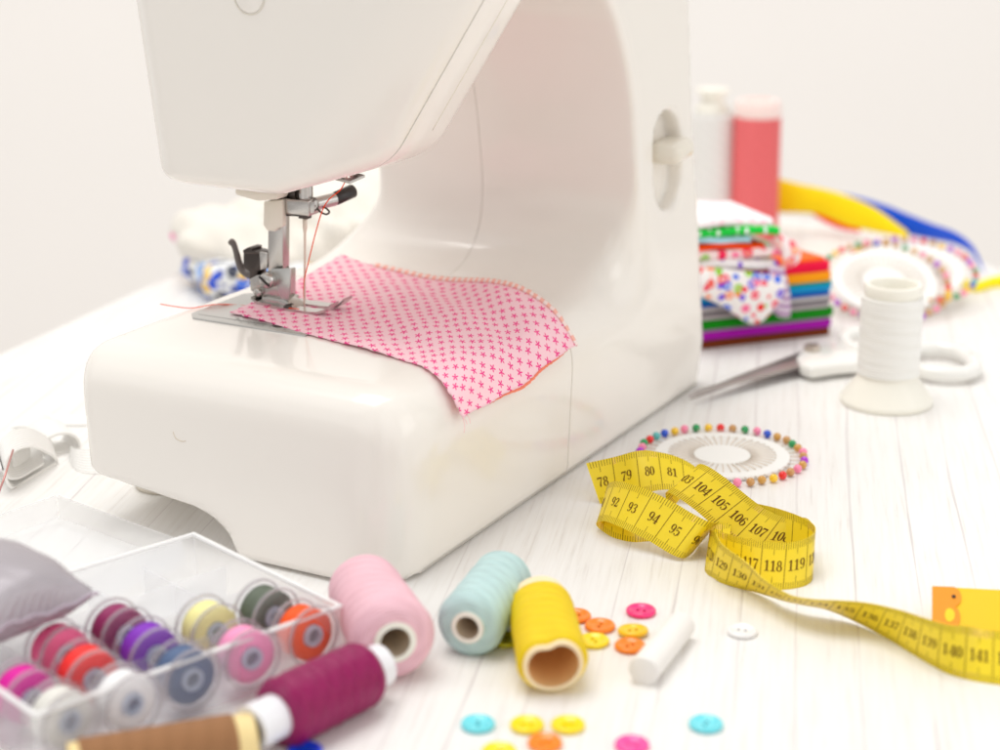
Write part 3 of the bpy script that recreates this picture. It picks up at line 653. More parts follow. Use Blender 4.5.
def tape_mat(name, rgb):
    m, nt, p = newmat(name); vec = coords(nt); wv = noise(nt, vec, 1500, 2)
    c = lin(rgb); nt.links.new(mix(nt, mth(nt, 'MULTIPLY', noise(nt, vec, 70, 3), .35), c, tuple(x*.9 for x in c[:3])+(1,)), p.inputs['Base Color'])
    p.inputs['Roughness'].default_value = .38; p.inputs['Coat Weight'].default_value = .15; p.inputs['Transmission Weight'].default_value = 0
    tr = nd(nt, 'ShaderNodeBsdfTranslucent'); tr.inputs[0].default_value = c; mx = nd(nt, 'ShaderNodeMixShader'); mx.inputs[0].default_value = .12
    out = nt.nodes['Material Output']; nt.links.new(p.outputs[0], mx.inputs[1]); nt.links.new(tr.outputs[0], mx.inputs[2]); nt.links.new(mx.outputs[0], out.inputs[0])
    bump(nt, p, wv, .00004, .6); return m
def build_tape():
    A = [((600, 504), 0, (586, 463)), ((618, 500), .0015, (612, 454.5)), ((640, 494), .0045, (635, 450.5)), ((660, 490), .0065, (655, 451.5)), ((680, 491), .006, (676, 456.5)), ((697, 498), .0035, (694, 466)), ((712, 508), 0, (708, 480))]
    B = [((652, 541), 0, (655, 505)), ((632, 542), 0, (634, 507)), ((613, 537.5), 0, (616, 500)), ((600, 529), .001, (607, 490)), ((596.5, 523), .004, (610, 483)),
         ((604, 521), .0075, (619, 481.5)), ((618, 526), .0085, (637, 486)), ((633, 533), .0075, (656, 493.5)), ((649, 541), .0055, (677, 501.5)), ((667, 552), .003, (697, 511)), ((681, 558), .0015, (711, 521)), ((692, 553), .001, (717, 523)), ((699, 543), .001, (716, 512))]
    C_ = [((672, 508), .010, (700, 475)), ((666.5, 500), .014, (697, 466)), ((667, 492), .018, (708, 460)), ((680, 499), .017, (719, 468)), ((697, 511.5), .0135, (735, 484)), ((713, 525.5), .009, (750, 496)), ((731, 540), .004, (767, 504)), ((752, 552), .001, (785, 509.5)), ((774, 557), 0, (799, 514)), ((794, 561), 0, (808, 519)), ((804, 569), 0, (813, 525))]
    D = [((719, 570), 0, (714, 528)), ((724, 575), 0, (725, 533)), ((738, 582.5), 0, (741, 537.5)), ((757, 588), 0, (761, 541)), ((780, 590), 0, (784, 543)), ((800, 587.5), 0, (803, 539.5)), ((809.5, 583), 0, (812, 534.5)), ((812.5, 577), 0, (815.5, 528)), ((809, 570), 0, (812, 521)), ((795, 562), 0, (798, 513.5)), ((777, 555), 0, (779, 507.5)), ((762, 551), 0, (764, 504)), ((748, 548), 0, (750, 502))]
    E = [((728, 560), 0, (731, 523)), ((716, 562), 0, (719, 524)), ((707, 566), 0, (711, 526.5)), ((705, 570), 0, (711.5, 531)), ((709.5, 576), 0, (718, 538.5), 'near'), ((721.6, 583), 0, (730, 550.5), 'near'), ((739, 588.5), 0, (747, 563), 'near'), ((754.6, 592), .0005, (762, 577.5), 'near'), ((770, 596.5), .0015, (777, 588), 'near'), ((786, 601.5), .003, (793, 596), 'near'), ((806, 605.5), .004, (815, 599.5), 'near'),
         ((828, 610), .0035, (838, 600.5), 'near'), ((856, 622), .001, (868, 603), 'near'), ((888, 639), 0, (900, 610), 'near'), ((914, 655), 0, (922, 617), 'near'), ((946, 673), 0, (950, 625), 'near'), ((978, 682), 0, (980, 629)), ((1010, 686), 0, (1010, 632)), ((1045, 686), 0, (1043, 634))]
    T = thing('measuring_tape', 'yellow measuring tape curled in loops with printed centimetre numbers', 'measuring tape', gz(760, 585))
    mb = MB()
    for secs, anc in ((A, ((628, 477, 79.5), (673, 471, 81.5))), (B, ((632, 510, 93.5), (675, 531, 95.5))), (C_, ((701.7, 489, 104.5), (759.8, 528, 107.5))), (D, ((773.6, 569, 118.5), (796.5, 567, 119.5))), (E, ((720.7, 564.5, 129.5), (928, 645, 139.5), (980, 657.6, 141.5)))):
        R_ = Ribbon(secs); R_.anchor(anc); ribbon_mesh(mb, R_)
    mb.build('tape_band', [tape_mat('tape_yellow', (255, 228, 108)), simple('tape_ink', (96, 66, 30), .5), simple('tape_edge_print', (250, 220, 128), .45)], T)
    F_ = [((932, 629), 0, (932, 587)), ((960, 630), 0, (960, 588)), ((1000, 632), 0, (1000, 590)), ((1050, 634), 0, (1050, 592))]
    Rf = Ribbon(F_); mb = MB(); n = len(Rf.s)
    ribbon_plain(mb, Rf)
    e = mb.build('tape_end', [tape_mat('tape_end_yellow', (255, 214, 58))], T)
    # riveted metal looking end tab shaped like a B with a hole and a slot
    def pt(a, b, o): return Rf.at(a, b, o)
    out = [(0, 0), (.0085, 0)] + [(.0085+.0022*math.sin(t), .27-.25*math.cos(t)) for t in np.linspace(.3, 2.6, 8)] + [(.0088, .52)] + [(.0085+.0026*math.sin(t), .76-.22*math.cos(t)) for t in np.linspace(.4, 2.9, 8)] + [(.0085, 1.), (0, 1.)]
    V, F = prism([(max(a, .00002), b) for a, b in out], .0003, .0007, lambda a, b, w_: V3(pt(a, b, w_))); mesh('end_tab', V, F, simple('amber_tab', (236, 158, 22), .3, coat=.5), T, False)
    V, F, U = lathe([(0, .0002), (.0008, .0002), (.0008, 0)], pt(.0082, .76, .0008), Rf.N[0]*Rf.side, 16); mesh('tab_rivet', V, F, MAT['black'], T)
    sl = [(.0065+.0021*math.cos(t)*(1 if math.cos(t) > 0 else .8), .32+.16*math.sin(t)) for t in np.linspace(0, 2*math.pi, 20)[:-1]]
    V, F = prism(sl, .0007, .00085, lambda a, b, w_: V3(pt(a, b, w_))); mesh('tab_slot', V, F, simple('tab_slot_yellow', (250, 216, 110), .5), T, False)
def ribbon_plain(mb, R_, th=TAPE_T/2, K=4, mi=0):
    n = len(R_.s)
    for sgn in (1, -1):
        V = [R_.B[i]*(1-j/K)+R_.T[i]*j/K+R_.N[i]*th*sgn for i in range(n) for j in range(K+1)]
        F = [(i*(K+1)+j, i*(K+1)+j+1, (i+1)*(K+1)+j+1, (i+1)*(K+1)+j) for i in range(n-1) for j in range(K)]
        uv = [(j/K, R_.s[i]) for i in range(n) for j in range(K+1)]
        mb.add(V, F if sgn > 0 else [f[::-1] for f in F], mi, uv)
    for E_ in (R_.B, R_.T):
        V = [x for i in range(n) for x in (E_[i]+R_.N[i]*th, E_[i]-R_.N[i]*th)]; mb.add(V, [(2*i, 2*i+1, 2*i+3, 2*i+2) for i in range(n-1)], mi)
build_tape()
# ================================================================ COPY HELPER
def kids(o): return [c for c in bpy.data.objects if c.parent == o]
def dup(root, loc, rot=None, label=None, group=None, swap=None):
    ch = {}
    for c in bpy.data.objects:
        if c.parent: ch.setdefault(c.parent.name, []).append(c)
    def rec(o, par):
        c = o.copy(); COL.objects.link(c)
        if par is not None: c.parent = par
        if swap and c.type == 'MESH':
            ms = [s.material for s in c.material_slots]
            if any(m in swap for m in ms):
                for i, s in enumerate(c.material_slots):
                    s.link = 'OBJECT'; s.material = swap.get(ms[i], ms[i])
        for g in ch.get(o.name, []): rec(g, c)
        return c
    r = rec(root, None); r.location = tuple(map(float, loc))
    if rot is not None: r.rotation_euler = rot
    if label: r['label'] = label
    if group: r['group'] = group
    return r
# ================================================================ PIN WHEELS
PINC = [('gold', (206, 160, 96)), ('yellow', (250, 205, 40)), ('pink', (250, 150, 180)), ('red', (226, 30, 60)), ('teal', (110, 190, 190)), ('blue', (20, 84, 200)), ('green', (10, 150, 90)), ('purple', (170, 20, 200)), ('tan', (198, 152, 104))]
PM = {k: simple('pearl_'+k, v, .18, coat=.8) for k, v in PINC}
def build_wheel():
    T = thing('pin_wheel', 'round white pin wheel lying flat on the table just behind the measuring tape', 'pin wheel', (0, 0, 0), group='wheels of pearl headed pins')
    V, F, U = lathe([(0, .0004), (.0325, .0004), (.033, .0012), (.0325, .002), (.0262, .0021), (.0258, .0016), (.0138, .0016), (.0134, .0021), (.0005, .0021), (0, .0018)], n=72)
    d = weld(mesh('disc', V, F, MAT['white_paper'], T, sharp=25))
    pc = simple('pin_slot_shadow', (214, 200, 186), .7)
    n = 40
    seq = ['gold', 'tan', 'pink', 'tan', 'purple', 'tan', 'pink', 'red', 'gold', 'yellow', 'purple', 'pink', 'red', 'purple', 'pink', 'green', 'red', 'teal', 'blue', 'yellow', 'pink', 'green', 'yellow', 'red', 'tan', 'green', 'pink', 'blue', 'gold', 'tan', 'green', 'gold', 'pink', 'tan', 'purple', 'gold', 'pink', 'tan', 'red', 'yellow']
    first = None
    for i in range(n):
        a = -math.radians(90) - (i-4)*2*math.pi/n; a = math.pi*1.62 - 2*math.pi*i/n
        jr = rng.uniform(-.0006, .0006)
        c, s_ = math.cos(a), math.sin(a)
        V, F = tube([(c*.0138, s_*.0138, .0019), (c*.020, s_*.020, .0026), (c*.0262, s_*.0262, .0024)], .00028, 5)
        mb = MB(); mb.add(V, F); mb.add(*tube([(c*.0325, s_*.0325, .0018), (c*(.0388+jr), s_*(.0388+jr), .0021)], .00028, 5))
        p = mb.build('pin', MAT['pin_steel'], T)
        if i % 40 == 0 or first is None:
            bm = bmesh.new(); bmesh.ops.create_uvsphere(bm, u_segments=16, v_segments=10, radius=.0021); HV = [tuple(v.co) for v in bm.verts]; bm.verts.index_update(); HF = [tuple(v.index for v in f.verts) for f in bm.faces]; bm.free(); first = 1
        hc = np.array([c*(.0395+jr), s_*(.0395+jr), .0022]); mesh('pin_head', np.array(HV)+hc, HF, PM[seq[i]], p)
    return T
wheel = build_wheel(); wheel.location = V3(gz(722, 458)); 
def lay(o, center, tilt, yaw): o.location = V3(center); o.rotation_euler = (Matrix.Rotation(math.radians(tilt), 3, 'X') @ Matrix.Rotation(math.radians(yaw), 3, 'Z')).to_euler()
w2 = dup(wheel, (0, 0, 0), label='white pin wheel leaning in front, directly behind the tall white thread spool'); lay(w2, gz(889, 318)+np.array([0, .02, .017]), 23, 40)
w3 = dup(wheel, (0, 0, 0), label='rearmost white pin wheel, overlapping another wheel and touching the thin yellow ribbon'); lay(w3, gz(912, 312)+np.array([.004, .026, .019]), 16, 200)
# ================================================================ SPOOLS OF THREAD
def spool_lying(name, label, a, b, r0, r1, core_r, mat, core_mat, a_ext, b_ext, hole=.72, waves=.0003, wn=7, rfun=None, group=None, inner=None, endr=.002):
    a = np.array(a); b = np.array(b); L = np.linalg.norm(b-a); ax = (b-a)/L; T = thing(name, label, 'thread spool', (a[0], a[1], 0), group=group)
    prof = [(core_r*.99, 0), (r0-endr, .0), (r0-endr*.3, endr*.35), (r0, endr)]
    n = 60
    for i in range(1, n): t = i/n; prof.append((r0+(r1-r0)*t+waves*.6*(math.sin(t*wn*2*math.pi+1)+.7*math.sin(t*wn*3.9+2)+.5*math.sin(t*wn*9.7))+.00008*math.sin(t*n*2.7), endr+(L-2*endr)*t))
    prof += [(r1, L-endr), (r1-endr*.3, L-endr*.35), (r1-endr, L), (core_r*.99, L)]
    V, F, U = lathe(prof, a, ax, 96, rfun=rfun); mesh('thread_winding', V, F, mat, T, uv=U)
    h = core_r*hole
    V, F, U = lathe([(h, -a_ext), (h*1.02, -a_ext), (core_r, -a_ext), (core_r, L+b_ext), (h, L+b_ext)], a, ax, 48, rfun=rfun)
    c = mesh('tube_core', V, F, core_mat, T, sharp=40)
    V, F, U = lathe([(h, -a_ext+.0003), (h, L+b_ext-.0003)], a, ax, 48, rfun=rfun); V2 = V
    mesh('tube_bore', V, F, inner or MAT['spool_core_in'], c)
    return T
GS = 'small spools of sewing thread lying on the table'
pk = thread_mat('pink_polyester', (255, 204, 214)); te = thread_mat('aqua_polyester', (198, 228, 227)); ye = thread_mat('yellow_cotton', (255, 214, 8), .0005, .6, 2.); pm = thread_mat('plum_polyester', (142, 34, 88), .0006, .36, 4.); br = thread_mat('brown_cotton', (156, 116, 86), .0007, .6, 1.)
e0, e1 = gz(395, 642, .0165), gz(362, 585, .0145)
spool_lying('pink_thread_spool', 'pale pink thread spool lying beside the clear bobbin box corner', e0, e1, .0155, .0140, .0078, pk, MAT['spool_core'], .0006, .001, waves=.00028, group=GS, endr=.004)
e0, e1 = gz(468, 627, .0125), gz(505, 576, .012)
spool_lying('aqua_thread_spool', 'pale aqua thread spool lying between the pink and the yellow spools', e0, e1, .0125, .0118, .0062, te, MAT['spool_core'], .001, .0005, waves=.0003, wn=8, group=GS, endr=.003)
def crush(t, h):
    return 1 + .06*math.cos(2*t+.5) - (.20*math.exp(-((((t-math.pi*.42+math.pi) % (2*math.pi))-math.pi)/.45)**2))*max(0, 1-h/.03)
e0, e1 = gz(553, 663, .0118), gz(540, 606, .0112)
spool_lying('yellow_thread_spool', 'bright yellow thread spool on a dented cream cardboard tube', e0, e1, .0120, .0116, .0102, ye, simple('cardboard_tube', (246, 228, 196), .8), .0022, .0065, hole=.86, waves=.00018, wn=9, rfun=crush, group=GS, inner=simple('kraft_inside', (236, 202, 156), .85), endr=.0016)
pa, pb = gz(276, 716, .0115), gz(366, 672, .0115)
spool_lying('plum_thread_spool', 'shiny plum purple thread spool lying in front of the clear bobbin box', pa, pb, .0122, .0118, .0078, pm, simple('white_plastic_core', (238, 238, 242), .3, coat=.3), .0115, .0075, waves=.00022, wn=6, group=GS, endr=.003)
ba, bb = gz(80, 768, .0085), gz(235, 741, .0085)
spool_lying('brown_thread_spool', 'light brown thread spool cut off by the bottom left edge, nearest the camera', ba, bb, .0095, .0092, .0085, br, MAT['cream_core'], .003, .0062, waves=.0001, group=GS, endr=.0008)
# white upright spool with a flared foot
def upright_spool():
    c = gz(886, 402); T = thing('white_thread_spool', 'tall white thread spool standing upright on a flared foot beside the scissors', 'thread spool', c)
    R0 = .0242
    V, F, U = lathe([(0, 0), (R0-.001, 0), (R0, .001), (R0, .0028), (R0-.0006, .0036), (.0152, .0155), (.0148, .0162), (.0135, .0165)], c, n=64); mesh('foot', V, F, MAT['spool_core'], T, sharp=35)
    prof = [(.0145, .0162)] + [(.0161+.00008*math.sin(i*.9)+.0001*math.sin(i*2.3), .0165+.0415*i/70) for i in range(71)] + [(.0148, .0585), (.0135, .0590)]
    V, F, U = lathe(prof, c, n=56); mesh('thread_winding', V, F, thread_mat('white_polyester', (246, 244, 238), .0004, .5, 1.2, .00012, .95), T, uv=U)
    V, F, U = lathe([(.0135, .058), (.0146, .0592), (.0150, .0600), (.0150, .0640), (.0144, .0650), (.0125, .0650), (.0118, .0640), (.0112, .03)], c, n=56); mesh('top_rim', V, F, MAT['spool_core'], T, sharp=50)
upright_spool()
def red_cone():
    c = gz(753, 238); T = thing('red_thread_spool', 'tall coral red thread spool with a white top standing behind the folded fabrics', 'thread spool', c)
    V, F, U = lathe([(0, .001), (.0178, .001), (.0180, .003)] + [(.0178-.0012*i/40+.00012*math.sin(i*1.9), .003+.0865*i/40) for i in range(41)] + [(.015, .0900)], c, n=48); mesh('thread_winding', V, F, thread_mat('coral_polyester', (250, 128, 130), .0011, .55, 6., .0004), T, uv=U)
    V, F, U = lathe([(.0164, .0895), (.0166, .0910), (.0163, .0980), (.0150, .1010), (.0105, .1015), (.0100, .0990), (.0040, .0985), (0, .0985)], c, n=48); mesh('top_cap', V, F, simple('pale_cap', (250, 226, 220), .5), T, sharp=50)
red_cone()
def white_cone():
    c = gz(708, 234); T = thing('white_thread_cone', 'white thread cone half hidden behind the right end of the sewing machine', 'thread spool', c)
    V, F, U = lathe([(0, .001), (.022, .001), (.0222, .004)] + [(.0215-.0035*i/40+.0001*math.sin(i*1.7), .004+.086*i/40) for i in range(41)] + [(.013, .0905)], c, n=48); mesh('thread_winding', V, F, thread_mat('milk_white_polyester', (243, 240, 236), .001, .6, 5., .0003), T, uv=U)
    V, F, U = lathe([(.0120, .088), (.0122, .0930), (.0085, .0975), (.0082, .103), (.0120, .1045), (.0118, .1075), (.0070, .108), (0, .108)], c, n=40); mesh('top_cap', V, F, MAT['spool_core'], T, sharp=40)
white_cone()
# ================================================================ BOBBIN BOX
BA = math.radians(42.8); bA = np.array([math.cos(BA), math.sin(BA), 0]); bB = np.array([-math.sin(BA), math.cos(BA), 0])
ZR = .0215; BO = gz(35, 718, ZR); BO[2] = 0
BL, BD = .1255, .0965
def bx(a, b, z): return BO+bA*a+bB*b+np.array([0, 0, z])
def build_box():
    T = thing('bobbin_box', 'open frosted plastic bobbin box with divided compartments and its lid folded back', 'bobbin box', BO)
    th = .0012
    def wall(name, a0, b0, a1, b1, z0, z1, mat, par=T, r=.0003):
        poly = [(a0, b0), (a1, b0), (a1, b1), (a0, b1)]; V, F = prism(poly, z0, z1, lambda a, b, w_: V3(bx(a, b, w_)), r); return mesh(name, V, F, mat, par, False)
    fr, rim = MAT['frost'], MAT['frost_rim']
    wall('bottom', .0005, .0005, BL-.0005, BD-.0005, .001, .0022, fr)
    for nm, a0, b0, a1, b1 in (('side_wall', 0, 0, BL, th), ('side_wall', 0, BD-th, BL, BD), ('side_wall', 0, th+.0002, th, BD-th-.0002), ('side_wall', BL-th, th+.0002, BL, BD-th-.0002)):
        wl = wall(nm, a0, b0, a1, b1, .0026, ZR, fr); wall('rim', a0-.0004, b0-.0004, a1+.0004, b1+.0004, ZR+.0001, ZR+.0013, rim, wl)
    ca, cb = BL/5, BD/4
    for i in range(1, 5): wall('divider', ca*i-.0004, th+.0004, ca*i+.0004, BD-th-.0004, .0024, .0150, fr)
    for j in range(1, 4): wall('divider', th+.0004, cb*j-.0004, BL-th-.0004, cb*j+.0004, .0024, .0158, fr)
    # lid folded back flat, slightly skewed against the box
    k0, k1, k2 = gz(181, 541, .0125), gz(57, 496, .0125), gz(0, 514, .0125); e1 = (k1-k0)*np.array([1, 1, 0]); LL = np.linalg.norm(e1); e1 /= LL; e2 = np.array([-e1[1], e1[0], 0]); k0[2] = 0
    def lw(nm, a0, b0, a1, b1, z0, z1, par):
        V, F = prism([(a0, b0), (a1, b0), (a1, b1), (a0, b1)], z0, z1, lambda a, b, w_: V3(k0+e1*a+e2*b+np.array([0, 0, w_])), .0003); return mesh(nm, V, F, fr, par, False)
    l = lw('lid', 0, 0, LL, .128, .0014, .0026, T)
    for q in ((-.0012, 0, -.0001, .128), (LL+.0001, 0, LL+.0012, .128), (0, -.0012, LL, -.0001), (0, .1281, LL, .1292)): lw('lid_wall', *q, .0014, .0125, l)
    lw('lid_catch', -.0035, .002, -.0015, .026, .006, .0150, l)
build_box()
def build_bobbin():
    T = thing('bobbin', 'x', 'bobbin', (0, 0, 0), group='thread bobbins standing in the clear box')
    tm = thread_mat('bobbin_base', (200, 200, 200)); L = .0098
    prof = [(.0042, -L/2+.0006)] + [(.0094+.00015*math.sin(i*1.3), -L/2+.0006+(L-.0012)*i/20) for i in range(21)] + [(.0042, L/2-.0006)]
    V, F, U = lathe(prof, (0, 0, 0), (0, 1, 0), 40); mesh('thread_winding', V, F, tm, T, uv=U)
    for s_ in (-1, 1):
        V, F, U = lathe([(.0034, s_*L/2), (.0112, s_*(L/2)), (.0112, s_*(L/2+.0009)), (.0034, s_*(L/2+.0009))], (0, 0, 0), (0, 1, 0), 44)
        f = mesh('flange', V, F, MAT['clear'], T, sharp=40)
        V, F, U = lathe([(.0107, s_*(L/2-.0002)), (.0115, s_*(L/2-.0002)), (.0115, s_*(L/2+.0011)), (.0107, s_*(L/2+.0011))], (0, 0, 0), (0, 1, 0), 44, closed=True); mesh('flange_rim', V, F, MAT['clear_rim'], f, sharp=40)
    V, F, U = lathe([(.0028, -L/2-.001), (.0040, -L/2-.001), (.0040, L/2+.001), (.0028, L/2+.001)], (0, 0, 0), (0, 1, 0), 30, closed=True); mesh('hub', V, F, MAT['clear_hub'], T, sharp=40)
    return T, tm
bob, btm = build_bobbin()
bobs = [(0, 0, (226, 224, 216), 'pale empty looking bobbin in the front row, nearest the left box corner'), (1, 0, (242, 242, 244), 'white thread bobbin in the front row beside the navy one'), (2, 0, (62, 82, 118), 'navy blue thread bobbin in the front row of the box'),
        (3, 0, (250, 152, 190), 'light pink thread bobbin in the front row between navy and orange'), (4, 0, (246, 84, 30), 'orange red thread bobbin at the right end of the front row'),
        (0, 1, (206, 26, 140), 'magenta thread bobbin at the left picture edge of the middle row'), (1, 1, (240, 54, 52), 'bright red thread bobbin in the middle row, left of the violet one'), (2, 1, (110, 34, 168), 'violet thread bobbin in the middle row of the box'),
        (3, 1, (250, 240, 170), 'cream yellow thread bobbin in the middle row of the box'), (4, 1, (72, 84, 66), 'dark grey green thread bobbin in the right corner of the box'),
        (1, 2, (250, 96, 140), 'coral pink thread bobbin in the third row beside the grey cushion'), (2, 2, (124, 22, 72), 'burgundy thread bobbin in the third row behind the violet one')]
PXB = {(0, 0): (64, 704), (1, 0): (127, 690), (2, 0): (186, 664), (3, 0): (247, 644), (4, 0): (308, 622), (0, 1): (27, 684), (1, 1): (90, 664), (2, 1): (152, 640), (3, 1): (213, 617), (4, 1): (270, 608), (1, 2): (66, 642), (2, 2): (124, 622)}
for i, (a, b, rgb, lab) in enumerate(bobs):
    p = bx(BL/5*(a+.5), BD/4*(b+.5), 0); z = .0150
    q = gz(*PXB[(a, b)], .0205); p = np.array([q[0], q[1], 0])*.7+np.array([p[0], p[1], 0])*.3
    rgb = tuple(int(255-(255-c_)*.86) for c_ in rgb); m = thread_mat('bobbin_thread', rgb, .0005, .5, 2., .0001)
    if i == 0: o = bob; o['label'] = lab; src = {btm: m}
    yaw = BA + math.radians(rng.uniform(-5, 5)); tilt = math.radians(rng.uniform(-4, 4))
    if i == 0: bob.location = (float(p[0]), float(p[1]), z); bob.rotation_euler = (tilt, 0, yaw); first_m = m
    else: dup(bob, (p[0], p[1], z+(.0015 if b == 1 and a == 4 else 0)), (tilt, 0, yaw), lab, swap={btm: m})
for c in kids(bob):
    if c.name.startswith('thread_winding'):
        c.material_slots[0].link = 'OBJECT'; c.material_slots[0].material = first_m
# ================================================================ BUTTONS AND CHALK
def build_button():
    T = thing('button', 'x', 'button', (0, 0, 0), group='small round two hole buttons scattered on the table')
    bm_ = simple('button_base', (200, 200, 200)); R0 = .0059
    V, F, U = lathe([(0, .0013), (.0022, .0012), (.0038, .0014), (.0044, .0020), (.0054, .0021), (R0, .0015), (R0, .0007), (.0054, .0002), (0, .0002)], n=40)
    weld(mesh('button_disc', V, F, bm_, T))
    for s_ in (-1, 1): V, F, U = lathe([(0, .00155), (.00062, .00155), (.00062, .0010)], (s_*.0013, 0, 0), n=14); mesh('button_hole', V, F, bm_, T)
    return T, bm_
bt, btb = build_button()
BM = {'orange': (255, 146, 6), 'yellow': (255, 226, 20), 'golden': (255, 206, 20), 'pink': (246, 84, 136), 'hot': (246, 100, 164), 'aqua': (134, 220, 230), 'white': (246, 244, 242), 'olive': (206, 200, 14), 'blue': (14, 80, 214)}
BMM = {}
for k, v in BM.items():
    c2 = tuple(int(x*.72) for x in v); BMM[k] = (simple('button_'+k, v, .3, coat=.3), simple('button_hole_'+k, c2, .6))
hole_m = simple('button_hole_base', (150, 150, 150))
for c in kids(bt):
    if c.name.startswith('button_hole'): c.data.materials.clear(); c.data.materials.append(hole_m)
btns = [(576, 616, 'orange', 'orange button half hidden behind the yellow thread spool'), (600, 626, 'orange', 'orange button lying alone just left of the pink button'), (641, 611, 'pink', 'deep pink button behind the white chalk stick, farthest back'),
        (633, 632, 'golden', 'golden yellow button resting against an orange button beside the chalk'), (630, 646, 'orange', 'orange button touching the left side of the white chalk stick'), (594, 641, 'yellow', 'lemon yellow button just right of the yellow thread spool'),
        (506, 640, 'olive', 'olive yellow button between the aqua and yellow spools'), (742, 631, 'white', 'white button lying right of the chalk stick'), (478, 724, 'aqua', 'aqua button at the front left, left of the lemon buttons'),
        (527, 725, 'yellow', 'lemon yellow button at the front, beside the left aqua button'), (568, 725, 'yellow', 'lemon yellow button at the front, above right of the orange one'), (545, 743, 'orange', 'orange button at the bottom edge below two lemon buttons'),
        (632, 745, 'hot', 'bright pink button at the bottom edge of the picture'), (706, 724, 'aqua', 'aqua button at the front right, alone on the white table'), (499, 752, 'yellow', 'lemon yellow button cut by the bottom picture edge'), (305, 751, 'blue', 'royal blue button peeping out below the plum spool')]
for i, (x, y, k, lab) in enumerate(btns):
    p = gz(x, y, .001); z = 0.
    rt = (0, 0, rng.uniform(0, 3.1))
    if k == 'golden': z = .0004; rt = (math.radians(-5), 0, .2)
    if i == 0:
        bt.location = (p[0], p[1], z); bt.rotation_euler = rt; bt['label'] = lab
    else: dup(bt, (p[0], p[1], z), rt, lab, swap={btb: BMM[k][0], hole_m: BMM[k][1]})
for c in kids(bt):
    c.material_slots[0].link = 'OBJECT'; c.material_slots[0].material = BMM['orange'][1 if c.name.startswith('button_hole') else 0]
def chalk():
    a, b = gz(643, 672, .0052), gz(682, 624, .0052); T = thing('chalk_stick', 'x', 'chalk')
    bpy.data.objects.remove(T); L = np.linalg.norm(b-a); ax = (b-a)/L
    V, F, U = lathe([(0, 0), (.0050, 0), (.0056, .0004), (.0057, .001), (.0054, L-.001), (.0049, L), (0, L)], a, ax, 32, rfun=lambda t, h: 1+.02*math.sin(3*t+h*90))
    o = weld(mesh('chalk_stick', V, F, MAT['chalk'], None, sharp=40, origin=(a[0], a[1], 0))); tag(o, 'short white stick of tailor chalk lying beside the orange buttons', 'chalk')
chalk()
# ================================================================ SCISSORS
def build_scissors():
    c = gz(815, 352); T = thing('scissors', 'steel scissors with white plastic handles pointing left towards the machine', 'scissors', c)
    tip = gz(687, 401, .003); piv = gz(815, 351, .006); ax = piv-tip; ax[2] = 0; L = np.linalg.norm(ax); ax /= L; nn = np.array([-ax[1], ax[0], 0])
    def P(s_, t, z): return V3(tip*np.array([1, 1, 0])+ax*s_+nn*t+np.array([0, 0, z]))
    Lb = L
    b1 = [(0, 0), (Lb*.5, -.0085), (Lb*.93, -.0165), (Lb*1.02, -.0155), (Lb*1.02, .004), (Lb*.9, .004), (Lb*.4, .002)]
    b2 = [(.002, .0), (Lb*.4, .0026), (Lb*.9, .0062), (Lb*1.02, .006), (Lb*1.02, -.003), (Lb*.6, -.001)]
    V, F = prism(b1, .0050, .0068, P, .0004); bl = mesh('blade', V, F, MAT['silver'], T, True, sharp=30)
    V, F = prism(b2, .0028, .0046, P, .0004); mesh('blade', V, F, MAT['silver'], T, True, sharp=30)
    V, F = tube([P(.006, -.0004, .0070), P(Lb*.5, -.0008, .0072), P(Lb*.92, -.0012, .0074)], .0005, 6); mesh('blade_ridge', V, F, MAT['chrome'], bl)
    # handle bodies
    def hpt(x, y, z): return gz(x, y, z)
    zz = .0065
    h1 = [(796, 360), (804, 351), (820, 346), (840, 344), (862, 349), (905, 352), (905, 362), (862, 366), (838, 368), (812, 372), (800, 368)]
    V, F = prism([tuple(gz(*p, zz)[:2]) for p in h1], .0022, .0088, lambda a, b, w_: (a, b, w_), .0018); h_ = mesh('handle', V, F, MAT['white_handle'], T, True, sharp=50)
    def ring(cx, cy, rx, ry, r, name, z=.006, sq=2.4, par=T, turn=0.):
        c0 = gz(cx, cy, z); ex = abs(gz(cx+rx, cy, z)[0]-c0[0]); ey = abs(gz(cx, cy-ry, z)[1]-c0[1]); pts = []
        for i in range(40):
            t = 2*math.pi*i/40; a, b = math.copysign(abs(math.cos(t))**(2/sq), math.cos(t))*ex, math.copysign(abs(math.sin(t))**(2/sq), math.sin(t))*ey
            pts.append(c0+np.array([a*math.cos(turn)-b*math.sin(turn), a*math.sin(turn)+b*math.cos(turn), 0]))
        pts = catmull(pts, 2, True); pts = np.vstack([pts, pts[:2]]); V, F = tube(pts, r, 12, False); return mesh(name, V, F, MAT['white_handle'], par)
    ring(940, 361, 32, 12.5, .0042, 'finger_loop', .0058, par=h_)
    ring(878, 343, 33, 10, .0040, 'finger_loop', .0075, par=T)
    pc = gz(812, 350, .0089)
    V, F, U = lathe([(.0046, 0), (.0046, .0022), (.0040, .003), (0, .003)], pc, n=28); s_ = weld(mesh('pivot_screw', V, F, simple('pivot_metal', (196, 184, 172), .35, .9), T, sharp=40))
    V, F = rbox((.008, .0012, .0008), .0002, 1, Matrix.Translation(V3(pc)+Vector((0, 0, .0030))) @ Matrix.Rotation(.6, 4, 'Z')); mesh('screw_slot', V, F, MAT['chrome_dark'], s_)
build_scissors()
